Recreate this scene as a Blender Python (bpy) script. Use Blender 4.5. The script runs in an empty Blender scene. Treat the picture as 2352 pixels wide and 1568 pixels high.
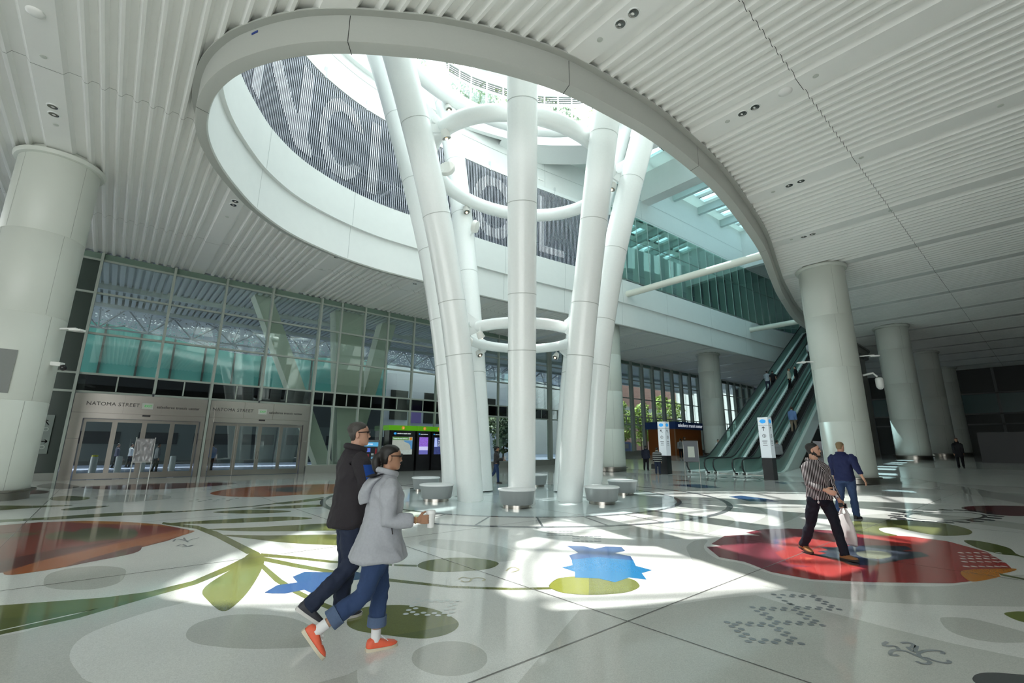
import bpy, bmesh, math, random
from mathutils import Vector, Matrix, noise, Euler
from mathutils.geometry import tessellate_polygon
random.seed(7)
S = bpy.context.scene
COL = S.collection
PI = math.pi
# ---------------------------------------------------------------- camera
cam = bpy.data.cameras.new('camera'); co = bpy.data.objects.new('camera', cam); COL.objects.link(co)
cam.sensor_width = 36.0; cam.lens = 1060.0*36.0/2352.0; cam.clip_start = .05; cam.clip_end = 600
Rm = Matrix(((0.75877923, -0.15006596, -0.63382513), (-0.65131863, -0.16558476, -0.7405172), (0.00617464, 0.97471119, -0.22338303)))
Rm = Rm.transposed().inverted()   # nearest rigid frame of the solved view
q = Rm.to_quaternion(); q.normalize()
co.matrix_world = Matrix.Translation((0, 0, 1.62)) @ q.to_matrix().to_4x4()
S.camera = co
# ---------------------------------------------------------------- sky, sun, exposure
W = bpy.data.worlds.new('world'); S.world = W; W.use_nodes = True
wn = W.node_tree; bg = wn.nodes['Background']
tc = wn.nodes.new('ShaderNodeTexCoord'); sx = wn.nodes.new('ShaderNodeSeparateXYZ'); rp = wn.nodes.new('ShaderNodeValToRGB')
rp.color_ramp.elements[0].position = 0.0; rp.color_ramp.elements[0].color = (.88, .91, .90, 1)
rp.color_ramp.elements[1].position = 0.7; rp.color_ramp.elements[1].color = (.80, .89, .91, 1)
wn.links.new(tc.outputs['Generated'], sx.inputs[0]); wn.links.new(sx.outputs['Z'], rp.inputs[0]); wn.links.new(rp.outputs[0], bg.inputs[0])
bg.inputs[1].default_value = 3.0
sl = bpy.data.lights.new('sun', 'SUN'); sl.energy = 5.4; sl.angle = math.radians(.6); sl.color = (1, .985, .95)
so = bpy.data.objects.new('sun', sl); COL.objects.link(so)
so.rotation_euler = Vector((-.055, -.43, -1)).to_track_quat('-Z', 'Y').to_euler(); so.location = (5, 30, 60)
S.view_settings.view_transform = 'Standard'; S.view_settings.look = 'None'; S.view_settings.gamma = 1.0
S.view_settings.use_curve_mapping = False; S.view_settings.exposure = 0.72
cy = S.cycles
cy.max_bounces = 9; cy.diffuse_bounces = 6; cy.glossy_bounces = 4; cy.transmission_bounces = 6; cy.transparent_max_bounces = 16
cy.caustics_reflective = False; cy.caustics_refractive = False; cy.use_denoising = True; cy.sample_clamp_indirect = 8.0
# ---------------------------------------------------------------- materials
MT = {}
def mat(name, col, rough=.5, metal=0., spec=.5, noise_amt=0., noise_scale=20., emit=None, est=1., bump=0., coat=0., speck=None):
    if name in MT: return MT[name]
    m = bpy.data.materials.new(name); m.use_nodes = True; nt = m.node_tree; b = nt.nodes['Principled BSDF']
    c4 = (*col, 1)
    b.inputs['Base Color'].default_value = c4; b.inputs['Roughness'].default_value = rough; b.inputs['Metallic'].default_value = metal
    b.inputs['Specular IOR Level'].default_value = spec; b.inputs['Coat Weight'].default_value = coat; b.inputs['Coat Roughness'].default_value = .08
    t = nt.nodes.new('ShaderNodeTexCoord')
    n = nt.nodes.new('ShaderNodeTexNoise'); n.inputs['Scale'].default_value = noise_scale; n.inputs['Detail'].default_value = 4
    nt.links.new(t.outputs['Object'], n.inputs['Vector'])
    a = noise_amt if noise_amt else .03
    mx = nt.nodes.new('ShaderNodeMixRGB'); mx.inputs[1].default_value = (*[x*(1-a) for x in col], 1); mx.inputs[2].default_value = (*[min(1, x*(1+a)) for x in col], 1)
    nt.links.new(n.outputs['Fac'], mx.inputs[0]); out = mx.outputs[0]
    if speck:
        v = nt.nodes.new('ShaderNodeTexVoronoi'); v.inputs['Scale'].default_value = speck[1]
        nt.links.new(t.outputs['Object'], v.inputs['Vector'])
        r = nt.nodes.new('ShaderNodeValToRGB'); r.color_ramp.elements[0].position = 0; r.color_ramp.elements[1].position = 1
        r.color_ramp.elements[0].color = (1-speck[0],)*3+(1,); r.color_ramp.elements[1].color = (1+speck[0],)*3+(1,)
        sp = nt.nodes.new('ShaderNodeSeparateColor'); nt.links.new(v.outputs['Color'], sp.inputs[0]); nt.links.new(sp.outputs[0], r.inputs[0])
        mm = nt.nodes.new('ShaderNodeMixRGB'); mm.blend_type = 'MULTIPLY'; mm.inputs[0].default_value = 1
        nt.links.new(out, mm.inputs[1]); nt.links.new(r.outputs[0], mm.inputs[2]); out = mm.outputs[0]
    nt.links.new(out, b.inputs['Base Color'])
    if bump:
        bp = nt.nodes.new('ShaderNodeBump'); bp.inputs['Strength'].default_value = bump; bp.inputs['Distance'].default_value = .01
        nt.links.new(n.outputs['Fac'], bp.inputs['Height']); nt.links.new(bp.outputs[0], b.inputs['Normal'])
    if emit:
        b.inputs['Emission Color'].default_value = (*emit, 1); b.inputs['Emission Strength'].default_value = est
    MT[name] = m; return m
def glass(name, tint, refl=.12, trans=1.0, rough=0.02):
    """thin architectural pane: tinted see-through plus a Fresnel reflection"""
    if name in MT: return MT[name]
    m = bpy.data.materials.new(name); m.use_nodes = True; nt = m.node_tree; nt.nodes.clear()
    o = nt.nodes.new('ShaderNodeOutputMaterial'); tr = nt.nodes.new('ShaderNodeBsdfTransparent'); gl = nt.nodes.new('ShaderNodeBsdfGlossy')
    tr.inputs[0].default_value = (*[c*trans for c in tint], 1); gl.inputs['Roughness'].default_value = rough; gl.inputs['Color'].default_value = (.9, .97, .95, 1)
    lw = nt.nodes.new('ShaderNodeLayerWeight'); lw.inputs[0].default_value = .35
    mr = nt.nodes.new('ShaderNodeMapRange'); mr.inputs[3].default_value = refl*.5; mr.inputs[4].default_value = min(1., refl*5)
    nt.links.new(lw.outputs['Fresnel'], mr.inputs[0])
    mx = nt.nodes.new('ShaderNodeMixShader'); nt.links.new(mr.outputs[0], mx.inputs[0]); nt.links.new(tr.outputs[0], mx.inputs[1]); nt.links.new(gl.outputs[0], mx.inputs[2])
    nt.links.new(mx.outputs[0], o.inputs[0]); MT[name] = m; return m
WHITE = mat('white_painted_panel', (.82, .825, .80), .42, noise_amt=.02, noise_scale=2)
SLAT = mat('white_ceiling_metal', (.87, .875, .845), .36, noise_amt=.02, noise_scale=1.5)
POLE = mat('white_gloss_steel', (.86, .89, .88), .28, coat=.25)
SPAN = mat('white_render_panel', (.80, .82, .80), .55, noise_amt=.025, noise_scale=3)
COLM = mat('pale_column_panel', (.66, .69, .63), .40, noise_amt=.02, noise_scale=2)
DARK = mat('dark_gap', (.02, .02, .02), .7)
BLACK = mat('black_gloss', (.012, .012, .014), .18)
BLACKM = mat('black_rubber', (.016, .016, .018), .45)
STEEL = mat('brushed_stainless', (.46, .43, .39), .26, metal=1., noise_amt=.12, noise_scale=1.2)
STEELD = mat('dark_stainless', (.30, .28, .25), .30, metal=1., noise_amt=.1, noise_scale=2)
CHROME = mat('polished_reflector', (.16, .16, .15), .14, metal=1.)
MULL = mat('green_grey_mullion', (.42, .47, .42), .38)
MULLD = mat('dark_mullion', (.05, .06, .055), .5)  # even dark colour of the mullions on the building opposite
GLASS = glass('clear_pane', (.90, .96, .935), .09)
GLASSD = glass('door_pane', (.90, .95, .95), .10)
GLASST = mat('teal_balustrade_pane', (.36,.48,.455), .10, spec=.7)
def half_clear(m, amt, tint):
    nt = m.node_tree; b = nt.nodes['Principled BSDF']; o = nt.nodes['Material Output']; t = nt.nodes.new('ShaderNodeBsdfTransparent'); t.inputs[0].default_value = (*tint,1)
    x = nt.nodes.new('ShaderNodeMixShader'); x.inputs[0].default_value = amt; nt.links.new(b.outputs[0], x.inputs[1]); nt.links.new(t.outputs[0], x.inputs[2]); nt.links.new(x.outputs[0], o.inputs[0])
half_clear(GLASST, .5, (.68,.86,.82))
GLASSU = glass('upper_teal_pane', (.76, .89, .85), .12)
# ---------------------------------------------------------------- mesh kit
ROOT = {}
class MB:
    def __init__(s): s.v = []; s.f = []; s.m = []
    def add(s, vs, fs, mi=0):
        o = len(s.v); s.v += [tuple(p) for p in vs]
        for f in fs: s.f.append([i+o for i in f]); s.m.append(mi)
        return s
    def box(s, x0, x1, y0, y1, z0, z1, mi=0):
        return s.add([(x0,y0,z0),(x1,y0,z0),(x1,y1,z0),(x0,y1,z0),(x0,y0,z1),(x1,y0,z1),(x1,y1,z1),(x0,y1,z1)],
              [(3,2,1,0),(4,5,6,7),(0,1,5,4),(1,2,6,5),(2,3,7,6),(3,0,4,7)], mi)
    def cbox(s, c, size, mt=None, mi=0):
        a, b, d = [x/2 for x in size]; c = Vector(c); mt = mt or Matrix.Identity(3)
        P = [c + mt @ Vector((sx*a, sy*b, sz*d)) for sz in (-1,1) for sx, sy in ((-1,-1),(1,-1),(1,1),(-1,1))]
        return s.add(P, [(3,2,1,0),(4,5,6,7),(0,1,5,4),(1,2,6,5),(2,3,7,6),(3,0,4,7)], mi)
    def bar(s, p, q, w, h=None, mi=0, up=(0,0,1)):
        p = Vector(p); q = Vector(q); d = (q-p); L = d.length; d.normalize(); u = Vector(up)
        x = d.cross(u)
        if x.length < 1e-4: x = d.cross(Vector((1,0,0)))
        x.normalize(); z = x.cross(d); M_ = Matrix((x, d, z)).transposed()
        return s.cbox((p+q)/2, (w, L, h or w), M_, mi)
    def prism(s, poly, z0, z1, mi=0):
        n = len(poly); A = sum(poly[i][0]*poly[(i+1)%n][1]-poly[(i+1)%n][0]*poly[i][1] for i in range(n))
        if A < 0: poly = poly[::-1]
        vs = [(x,y,z0) for x,y in poly]+[(x,y,z1) for x,y in poly]
        tri = tessellate_polygon([[Vector((x,y,0)) for x,y in poly]])
        fs = [[a+n,b+n,c+n] if cross2(poly,a,b,c)>0 else [c+n,b+n,a+n] for a,b,c in tri]+[[c,b,a] if cross2(poly,a,b,c)>0 else [a,b,c] for a,b,c in tri]
        fs += [[i,(i+1)%n,(i+1)%n+n,i+n] for i in range(n)]
        return s.add(vs, fs, mi)
    def loft(s, rings, closed=False, cap=True, mi=0):
        n = len(rings[0]); k = len(rings); vs = [p for r in rings for p in r]; fs = []
        for i in range(k if closed else k-1):
            a = i*n; b = ((i+1)%k)*n
            for j in range(n): fs.append([a+j, a+(j+1)%n, b+(j+1)%n, b+j])
        if cap and not closed: fs.append(list(range(n))[::-1]); fs.append([(k-1)*n+j for j in range(n)])
        return s.add(vs, fs, mi)
    def tube(s, pts, r, n=12, closed=False, cap=True, mi=0, up=(0,0,1), ry=None):
        pts = [Vector(p) for p in pts]; k = len(pts); rr = r if isinstance(r, (list,tuple)) else [r]*k
        ryy = ry if isinstance(ry, (list,tuple)) else ([ry]*k if ry else rr)
        rings = []; prev = None
        for i, p in enumerate(pts):
            if closed: d = pts[(i+1)%k]-pts[i-1]
            else: d = pts[min(i+1,k-1)]-pts[max(i-1,0)]
            d.normalize()
            if prev is None:
                x = d.cross(Vector(up))
                if x.length < 1e-3: x = d.cross(Vector((1,0,0)) if abs(d.x)<.9 else Vector((0,1,0)))
            else: x = prev - d*prev.dot(d)
            x.normalize(); prev = x; y = x.cross(d)
            rings.append([p + x*(math.cos(t)*rr[i]) + y*(math.sin(t)*ryy[i]) for t in [-2*PI*j/n for j in range(n)]])
        return s.loft(rings, closed, cap, mi)
    def lathe(s, prof, c=(0,0,0), n=32, mi=0, cap=True):
        rings = [[(c[0]+r*math.cos(2*PI*j/n), c[1]+r*math.sin(2*PI*j/n), c[2]+z) for j in range(n)] for r, z in prof]
        return s.loft(rings, False, cap, mi)
    def sphere(s, c, r, n=12, k=8, mi=0):
        rx, ry, rz = r if isinstance(r, (tuple,list)) else (r,r,r)
        rings = [[(c[0]+rx*math.sin(a)*math.cos(2*PI*j/n), c[1]+ry*math.sin(a)*math.sin(2*PI*j/n), c[2]-rz*math.cos(a)) for j in range(n)] for a in [PI*(i+.02)/(k+.04) for i in range(k+1)]]
        return s.loft(rings, False, True, mi)
    def mesh(s, name):
        me = bpy.data.meshes.new(name); me.from_pydata(s.v, [], s.f); return me
    def build(s, name, mats, parent=None, smooth=None, loc=None, local=False, **tags):
        """vertices are world coordinates unless local; the object's origin is loc or the root's place"""
        if not isinstance(mats, (list,tuple)): mats = [mats]
        base = Vector((0,0,0))
        if not local:
            base = Vector(ROOT[parent.name]) if parent is not None else Vector(loc or (0,0,0))
            if base.length: s.v = [(x-base.x, y-base.y, z-base.z) for x,y,z in s.v]
        me = s.mesh(name)
        for m in mats: me.materials.append(m)
        if len(mats) > 1: me.polygons.foreach_set('material_index', s.m)
        if smooth is not None:
            me.polygons.foreach_set('use_smooth', [True]*len(me.polygons)); me.set_sharp_from_angle(angle=math.radians(smooth))
        me.update()
        o = bpy.data.objects.new(name, me); COL.objects.link(o)
        if parent is not None: o.parent = parent; ROOT[o.name] = ROOT[parent.name]
        else: o.location = base if not local else (loc or (0,0,0)); ROOT[o.name] = tuple(base)
        for k, v in tags.items(): o[k] = v
        return o
def cross2(P, a, b, c): return (P[b][0]-P[a][0])*(P[c][1]-P[a][1])-(P[b][1]-P[a][1])*(P[c][0]-P[a][0])
def thing(name, label, category, loc=(0,0,0), group=None, rz=0., kind=None):
    o = bpy.data.objects.new(name, None); COL.objects.link(o); o.location = loc; o.rotation_euler = (0,0,rz); o.empty_display_size = .2
    if label: o['label'] = label
    if category: o['category'] = category
    if group: o['group'] = group
    if kind: o['kind'] = kind
    ROOT[o.name] = tuple(loc); return o
def copy_thing(src, loc, label, rz=None, group=None):
    r = src.copy(); COL.objects.link(r); r.location = loc; r['label'] = label
    if rz is not None: r.rotation_euler = (0,0,rz)
    if group: r['group'] = group
    for ch in src.children:
        c = ch.copy(); COL.objects.link(c); c.parent = r
        for g in ch.children:
            d = g.copy(); COL.objects.link(d); d.parent = c
    return r
def text_mesh(txt, size, extrude=.004, align='LEFT', shear=0., spacing=1.):
    cu = bpy.data.curves.new('lettering', 'FONT'); cu.body = txt; cu.size = size; cu.extrude = extrude; cu.align_x = align; cu.shear = shear; cu.space_character = spacing
    cu.resolution_u = 3; cu.offset = .0022 if size < .2 else 0
    t = bpy.data.objects.new('lettering_source', cu); COL.objects.link(t)
    dg = bpy.context.evaluated_depsgraph_get(); me = bpy.data.meshes.new_from_object(t.evaluated_get(dg))
    bpy.data.objects.remove(t); bpy.data.curves.remove(cu); return me
def lettering(name, txt, size, origin, xdir, updir, m, parent, extrude=.004, align='LEFT', shear=0., spacing=1., squash=1.):
    """flat letters standing on a face: origin is the left end of the base line (world)"""
    me = text_mesh(txt, size, extrude, align, shear, spacing); me.name = name
    x = Vector(xdir).normalized(); y = Vector(updir).normalized(); z = x.cross(y)
    M_ = Matrix((x*squash, y, z)).transposed().to_4x4(); M_.translation = Vector(origin)-Vector(ROOT[parent.name])
    me.transform(M_); me.materials.clear(); me.materials.append(m)
    o = bpy.data.objects.new(name, me); COL.objects.link(o); o.parent = parent; ROOT[o.name] = ROOT[parent.name]; return o
def catmull(P, per=8, closed=True):
    n = len(P); out = []
    for i in range(n if closed else n-1):
        if closed: a,b,c,d = P[i-1],P[i],P[(i+1)%n],P[(i+2)%n]
        else: a,b,c,d = P[max(i-1,0)],P[i],P[i+1],P[min(i+2,n-1)]
        for k in range(per):
            t = k/per
            out.append(tuple(.5*((2*b[j])+(-a[j]+c[j])*t+(2*a[j]-5*b[j]+4*c[j]-d[j])*t*t+(-a[j]+3*b[j]-3*c[j]+d[j])*t**3) for j in range(len(b))))
    if not closed: out.append(tuple(P[-1]))
    return out
def lerp(a, b, t): return a+(b-a)*t
def interp(T, x):
    if x <= T[0][0]: return T[0][1]
    for (a,u),(b,w) in zip(T, T[1:]):
        if x <= b: return u+(w-u)*(x-a)/(b-a)
    return T[-1][1]
def fz(x): return interp([(27,0),(30,.1),(37,.6),(44,.9),(58,1.0),(110,1.2)], x)   # the floor climbs gently towards the far end
FLOOR=[
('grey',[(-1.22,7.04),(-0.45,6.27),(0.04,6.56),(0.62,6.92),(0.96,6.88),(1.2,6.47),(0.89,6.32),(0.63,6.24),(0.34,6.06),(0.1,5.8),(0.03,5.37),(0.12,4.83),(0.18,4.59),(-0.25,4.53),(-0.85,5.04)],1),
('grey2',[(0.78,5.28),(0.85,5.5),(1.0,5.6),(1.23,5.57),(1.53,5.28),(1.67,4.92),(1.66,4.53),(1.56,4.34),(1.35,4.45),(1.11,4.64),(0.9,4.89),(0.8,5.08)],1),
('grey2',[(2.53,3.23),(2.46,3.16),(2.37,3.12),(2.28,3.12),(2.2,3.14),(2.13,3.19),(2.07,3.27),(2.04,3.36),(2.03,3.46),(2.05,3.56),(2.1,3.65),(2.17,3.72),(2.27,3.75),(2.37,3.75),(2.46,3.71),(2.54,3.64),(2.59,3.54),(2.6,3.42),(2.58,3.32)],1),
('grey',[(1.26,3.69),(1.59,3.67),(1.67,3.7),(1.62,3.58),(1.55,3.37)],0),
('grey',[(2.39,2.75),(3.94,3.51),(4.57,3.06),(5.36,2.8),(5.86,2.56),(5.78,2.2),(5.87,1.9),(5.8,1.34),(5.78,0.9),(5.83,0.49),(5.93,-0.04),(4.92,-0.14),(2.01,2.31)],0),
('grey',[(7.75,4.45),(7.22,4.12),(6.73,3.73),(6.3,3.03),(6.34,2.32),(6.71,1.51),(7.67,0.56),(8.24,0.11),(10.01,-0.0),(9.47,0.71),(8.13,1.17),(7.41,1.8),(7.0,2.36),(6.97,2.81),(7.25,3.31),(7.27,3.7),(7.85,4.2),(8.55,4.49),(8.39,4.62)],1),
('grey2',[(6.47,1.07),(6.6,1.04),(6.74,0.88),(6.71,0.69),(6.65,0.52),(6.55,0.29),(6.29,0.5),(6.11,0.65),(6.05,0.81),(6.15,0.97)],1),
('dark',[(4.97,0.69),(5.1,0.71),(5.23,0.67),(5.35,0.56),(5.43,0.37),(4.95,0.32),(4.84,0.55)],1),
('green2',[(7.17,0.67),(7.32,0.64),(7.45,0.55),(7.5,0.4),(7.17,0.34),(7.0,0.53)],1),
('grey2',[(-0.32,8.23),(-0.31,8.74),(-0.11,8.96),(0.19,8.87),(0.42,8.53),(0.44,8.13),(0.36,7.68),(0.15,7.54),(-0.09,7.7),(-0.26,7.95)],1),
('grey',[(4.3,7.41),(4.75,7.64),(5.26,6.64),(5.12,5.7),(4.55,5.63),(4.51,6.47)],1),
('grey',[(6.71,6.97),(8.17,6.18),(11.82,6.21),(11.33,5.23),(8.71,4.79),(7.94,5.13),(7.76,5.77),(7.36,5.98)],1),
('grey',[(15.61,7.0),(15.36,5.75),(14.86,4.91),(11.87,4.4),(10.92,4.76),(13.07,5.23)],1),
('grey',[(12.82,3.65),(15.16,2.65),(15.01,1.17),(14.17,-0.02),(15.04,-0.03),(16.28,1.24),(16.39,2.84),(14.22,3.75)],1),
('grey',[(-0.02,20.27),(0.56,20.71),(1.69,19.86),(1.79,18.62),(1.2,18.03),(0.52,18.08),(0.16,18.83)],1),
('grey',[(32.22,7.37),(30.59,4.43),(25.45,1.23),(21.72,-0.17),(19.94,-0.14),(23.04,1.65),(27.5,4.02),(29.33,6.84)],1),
('pale',[(2.47,13.48),(3.13,14.37),(3.84,14.02),(5.02,14.63),(4.47,12.42),(3.26,11.8),(2.23,12.61)],1),
('green',[(-1.01,7.4),(-0.58,7.41),(0.23,7.07),(0.61,7.02),(1.05,7.22),(1.51,7.78),(1.82,8.22),(1.85,7.99),(1.45,7.44),(1.06,7.02),(0.63,6.78),(0.22,6.64),(-0.21,6.74),(-0.52,6.87),(-0.92,6.85)],0),
('green3',[(-0.92,6.85),(-0.52,6.87),(-0.21,6.74),(0.24,6.65),(0.56,6.78),(-0.02,6.6),(-0.47,6.46),(-0.83,6.35)],0),
('green3',[(-0.82,6.33),(-0.47,6.43),(0.01,6.57),(0.62,6.87),(0.63,6.78),(0.05,6.42),(-0.45,6.31),(-0.8,6.22)],0),
('green',[(1.79,8.0),(1.33,7.22),(1.15,6.88),(1.08,6.64),(1.07,6.38),(1.13,5.77),(1.29,5.93),(1.52,6.42),(1.81,7.21),(1.99,7.81),(2.05,8.22),(2.03,8.59),(1.83,8.25)],1),
('green',[(2.05,8.53),(1.96,9.72),(1.88,10.87),(1.69,11.92),(1.18,12.91),(1.14,12.64),(1.61,11.52),(1.76,10.29),(1.85,9.07),(1.89,8.43)],0),
('green',[(2.07,8.36),(2.42,7.78),(2.73,7.21),(3.14,6.64),(3.57,6.2),(3.52,6.11),(3.1,6.55),(2.68,7.08),(2.37,7.61),(2.02,8.1)],0),
('green',[(2.03,8.09),(2.29,7.33),(2.53,6.71),(2.95,5.82),(3.39,5.04),(3.89,4.53),(4.28,4.25),(4.22,4.19),(3.83,4.46),(3.35,4.97),(2.89,5.69),(2.47,6.53),(2.22,7.11),(1.97,7.79)],0),
('green',[(1.93,7.66),(1.91,6.62),(1.94,5.95),(2.0,5.42),(2.1,4.95),(2.21,4.69),(2.15,4.59),(2.02,4.86),(1.93,5.37),(1.86,5.93),(1.82,6.57),(1.85,7.35)],0),
('green',[(3.55,6.15),(3.78,6.32),(4.15,6.27),(4.44,6.03),(4.55,5.7),(4.49,5.51),(4.22,5.39),(3.92,5.49),(3.62,5.67),(3.53,5.89)],1),
('green',[(4.25,4.25),(4.39,4.37),(4.62,4.46),(4.85,4.39),(5.15,4.21),(5.32,3.88),(5.19,3.65),(5.01,3.56),(4.74,3.57),(4.39,3.77),(4.22,4.01)],1),
('lime',[(4.25,4.25),(4.39,4.37),(4.62,4.46),(4.85,4.39),(5.01,4.29),(4.68,4.01),(4.39,3.77),(4.22,4.01)],0),
('green',[(1.97,4.67),(2.14,4.91),(2.31,4.97),(2.59,4.81),(2.78,4.53),(2.82,4.23),(2.78,4.0),(2.65,3.87),(2.48,3.84),(2.31,3.91),(2.12,4.17),(1.97,4.43)],1),
('green3',[(2.78,4.0),(2.65,3.87),(2.48,3.84),(2.31,3.91),(2.16,4.12),(2.38,4.06)],0),
('green',[(1.77,11.33),(2.5,11.02),(3.84,10.6),(4.65,10.17),(4.26,9.29),(3.53,9.72),(2.4,10.53)],1),
('green',[(1.89,10.46),(2.51,9.88),(3.41,9.29),(3.99,8.69),(3.6,7.81),(3.09,8.33),(2.63,8.91),(2.22,9.7)],1),
('green',[(1.29,12.67),(2.8,12.45),(3.51,12.13),(3.84,11.49),(2.92,11.64),(1.88,12.1)],1),
('green',[(2.29,14.12),(3.12,14.0),(3.84,13.08),(3.25,13.03),(2.55,13.58)],1),
('green',[(3.96,15.21),(5.47,15.56),(5.42,15.28),(4.24,14.77)],1),
('green',[(3.19,14.33),(4.3,14.28),(4.93,13.93),(4.79,13.57),(3.78,13.76)],1),
('green3',[(-1.85,15.5),(-0.89,15.34),(0.2,15.4),(1.51,14.96),(1.01,14.52),(0.21,14.84),(-0.79,14.93),(-1.78,14.99)],1),
('green3',[(-0.61,17.0),(-0.25,17.34),(0.32,17.18),(-0.09,16.6),(-0.51,16.64)],1),
('green3',[(-2.36,19.21),(-1.17,18.37),(-0.42,17.92),(-1.13,17.78),(-2.16,17.75)],1),
('green3',[(-1.06,20.73),(-0.76,21.28),(-0.16,20.27),(-0.28,19.41),(-0.73,19.51),(-0.98,19.95)],1),
('stem',[(-0.79,14.99),(0.21,14.9),(1.93,14.75),(3.3,14.84),(4.63,15.42),(5.66,15.98),(5.6,15.8),(4.56,15.18),(3.26,14.63),(1.9,14.55),(0.21,14.69),(-0.78,14.79)],0),
('dark',[(-1.87,26.94),(-1.71,28.05),(-1.28,28.34),(-0.59,26.01),(-0.68,24.8),(-1.08,24.7),(-1.62,25.66)],1),
('maroon',[(-1.97,24.24),(-1.7,24.62),(-1.3,23.74),(-1.34,22.76),(-1.76,22.76)],1),
('red2',[(-1.46,9.5),(-0.76,9.2),(-0.65,8.97),(-0.16,9.1),(0.06,9.24),(0.57,9.56),(0.68,10.01),(1.06,10.41),(1.51,11.16),(1.48,11.5),(1.11,12.59),(0.45,13.61),(-0.13,14.2),(-0.82,14.48),(-1.4,14.45),(-2.39,14.57)],0),
('maroon',[(-1.58,10.15),(-0.9,10.13),(-0.32,10.68),(0.51,11.02),(0.22,10.69),(-0.28,10.05),(-0.68,9.42),(-0.77,9.22),(-1.46,9.55)],0),
('rust',[(-0.76,9.2),(-0.65,8.97),(-0.16,9.1),(-0.06,9.37),(0.22,9.71),(0.7,10.15),(1.07,10.53),(1.51,11.12),(1.51,11.37),(1.24,11.52),(0.41,10.69),(-0.12,10.11),(-0.45,9.77),(-0.72,9.26)],1),
('plum',[(-0.16,9.1),(0.06,9.24),(0.57,9.56),(0.69,10.01),(0.64,10.19),(0.22,9.71),(-0.06,9.29)],1),
('orange',[(-0.52,14.32),(-0.13,14.2),(0.45,13.61),(0.93,12.9),(1.31,12.03),(0.91,12.58),(0.21,13.37)],0),
('moss',[(-0.6,12.36),(-0.43,12.81),(-0.21,12.53),(-0.1,12.86),(0.21,12.88),(0.44,12.43),(0.66,12.19),(0.7,11.51),(0.58,11.06),(0.22,11.14),(0.03,11.08),(-0.15,11.47),(-0.34,11.7),(-0.49,11.77)],1),
('moss',[(-1.86,13.55),(-1.24,13.05),(-0.9,12.88),(-0.65,12.74),(-0.9,12.5),(-1.17,12.45),(-1.67,12.36)],1),
('rust',[(3.02,19.7),(3.84,21.06),(5.29,21.72),(7.51,21.27),(8.34,19.97),(6.84,16.98),(6.16,17.35),(5.16,17.25),(4.22,17.18),(3.48,17.74),(3.1,18.5)],1),
('dark',[(4.82,19.95),(5.25,20.43),(6.14,20.65),(6.37,19.36),(5.86,18.79),(5.42,18.17),(5.09,18.78),(4.92,19.12)],0),
('orange',[(5.18,17.68),(5.56,17.8),(6.31,17.72),(6.37,16.99),(5.47,17.02)],1),
('redbrown',[(-0.44,25.29),(1.62,25.84),(4.54,24.47),(3.94,23.18),(1.87,22.36),(0.18,23.61)],1),
('blue2',[(1.61,6.16),(1.8,6.38),(2.02,6.35),(2.05,6.65),(2.24,6.8),(2.52,6.54),(2.73,6.55),(2.81,6.2),(2.67,5.99),(2.47,6.04),(2.44,5.82),(2.13,5.63),(2.02,5.76),(1.99,5.99),(1.78,5.98),(1.67,6.07)],0),
('blue2',[(6.18,5.76),(6.38,5.55),(6.36,5.3),(6.65,5.3),(6.82,5.11),(6.62,4.89),(6.36,4.9),(6.37,4.61),(6.15,4.4),(5.72,4.68),(5.46,4.99),(5.68,5.25),(5.93,5.28)],0),
('blue',[(5.5,5.03),(5.94,4.89),(6.17,4.42),(5.93,4.21),(5.9,3.93),(5.66,3.93),(5.44,3.71),(5.35,3.91),(5.03,3.89),(5.01,4.13),(4.81,4.35),(5.02,4.54),(5.05,4.81),(5.26,4.8)],0),
('blue2',[(16.68,7.86),(17.35,7.72),(17.0,6.74),(16.36,6.12),(15.96,6.43),(15.71,6.76)],0),
('blue2',[(19.69,12.02),(21.19,11.25),(20.28,9.85),(19.13,10.17),(19.59,11.2)],0),
('blue2',[(25.6,9.77),(26.25,8.94),(24.8,8.96)],0),
('red',[(7.96,4.21),(8.21,4.08),(8.28,4.28),(9.2,4.49),(9.54,4.32),(9.77,4.04),(9.88,4.38),(10.49,4.35),(11.08,4.05),(11.53,3.41),(11.55,2.93),(11.97,2.18),(11.89,1.65),(11.21,1.11),(10.31,0.83),(9.79,0.73),(9.34,0.84),(8.9,0.91),(8.28,1.18),(7.55,1.83),(7.09,2.38),(7.07,2.85),(7.38,3.33),(7.38,3.71)],0),
('plum2',[(7.96,4.21),(8.21,4.08),(8.28,4.28),(9.2,4.49),(9.54,4.32),(9.77,4.04),(9.88,4.38),(10.49,4.35),(11.08,4.05),(11.53,3.41),(11.59,2.69),(10.95,3.3),(9.92,3.62),(9.08,3.55),(8.81,3.28),(8.41,3.3),(8.03,3.05),(7.75,2.85),(7.86,2.58),(7.6,2.74),(7.25,2.75),(7.07,2.85),(7.38,3.33),(7.38,3.71)],0),
('navy',[(9.48,2.98),(9.63,2.81),(10.0,2.68),(10.42,2.39),(10.73,2.06),(10.5,1.92),(10.2,2.01),(10.32,1.79),(10.03,1.63),(9.82,1.72),(9.26,1.9),(8.62,2.05),(8.38,2.28),(8.66,2.55),(8.67,2.81),(9.0,2.75),(9.02,2.89),(9.3,2.81)],0),
('olive',[(9.45,2.46),(9.81,2.35),(9.84,2.15),(9.54,2.03),(9.21,2.1),(9.1,2.29)],1),
('orange2',[(9.04,1.19),(9.36,1.14),(9.95,0.75),(9.76,0.73),(9.34,0.84),(9.17,0.83),(8.62,1.0),(8.65,1.09)],1),
('green',[(12.19,3.4),(13.38,3.45),(14.37,2.92),(14.76,2.2),(14.2,1.67),(13.58,1.49),(12.98,1.55),(12.54,1.9),(12.86,2.39),(13.1,2.61),(12.66,2.82),(12.14,2.64),(11.86,2.38),(11.49,2.85)],1),
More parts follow.
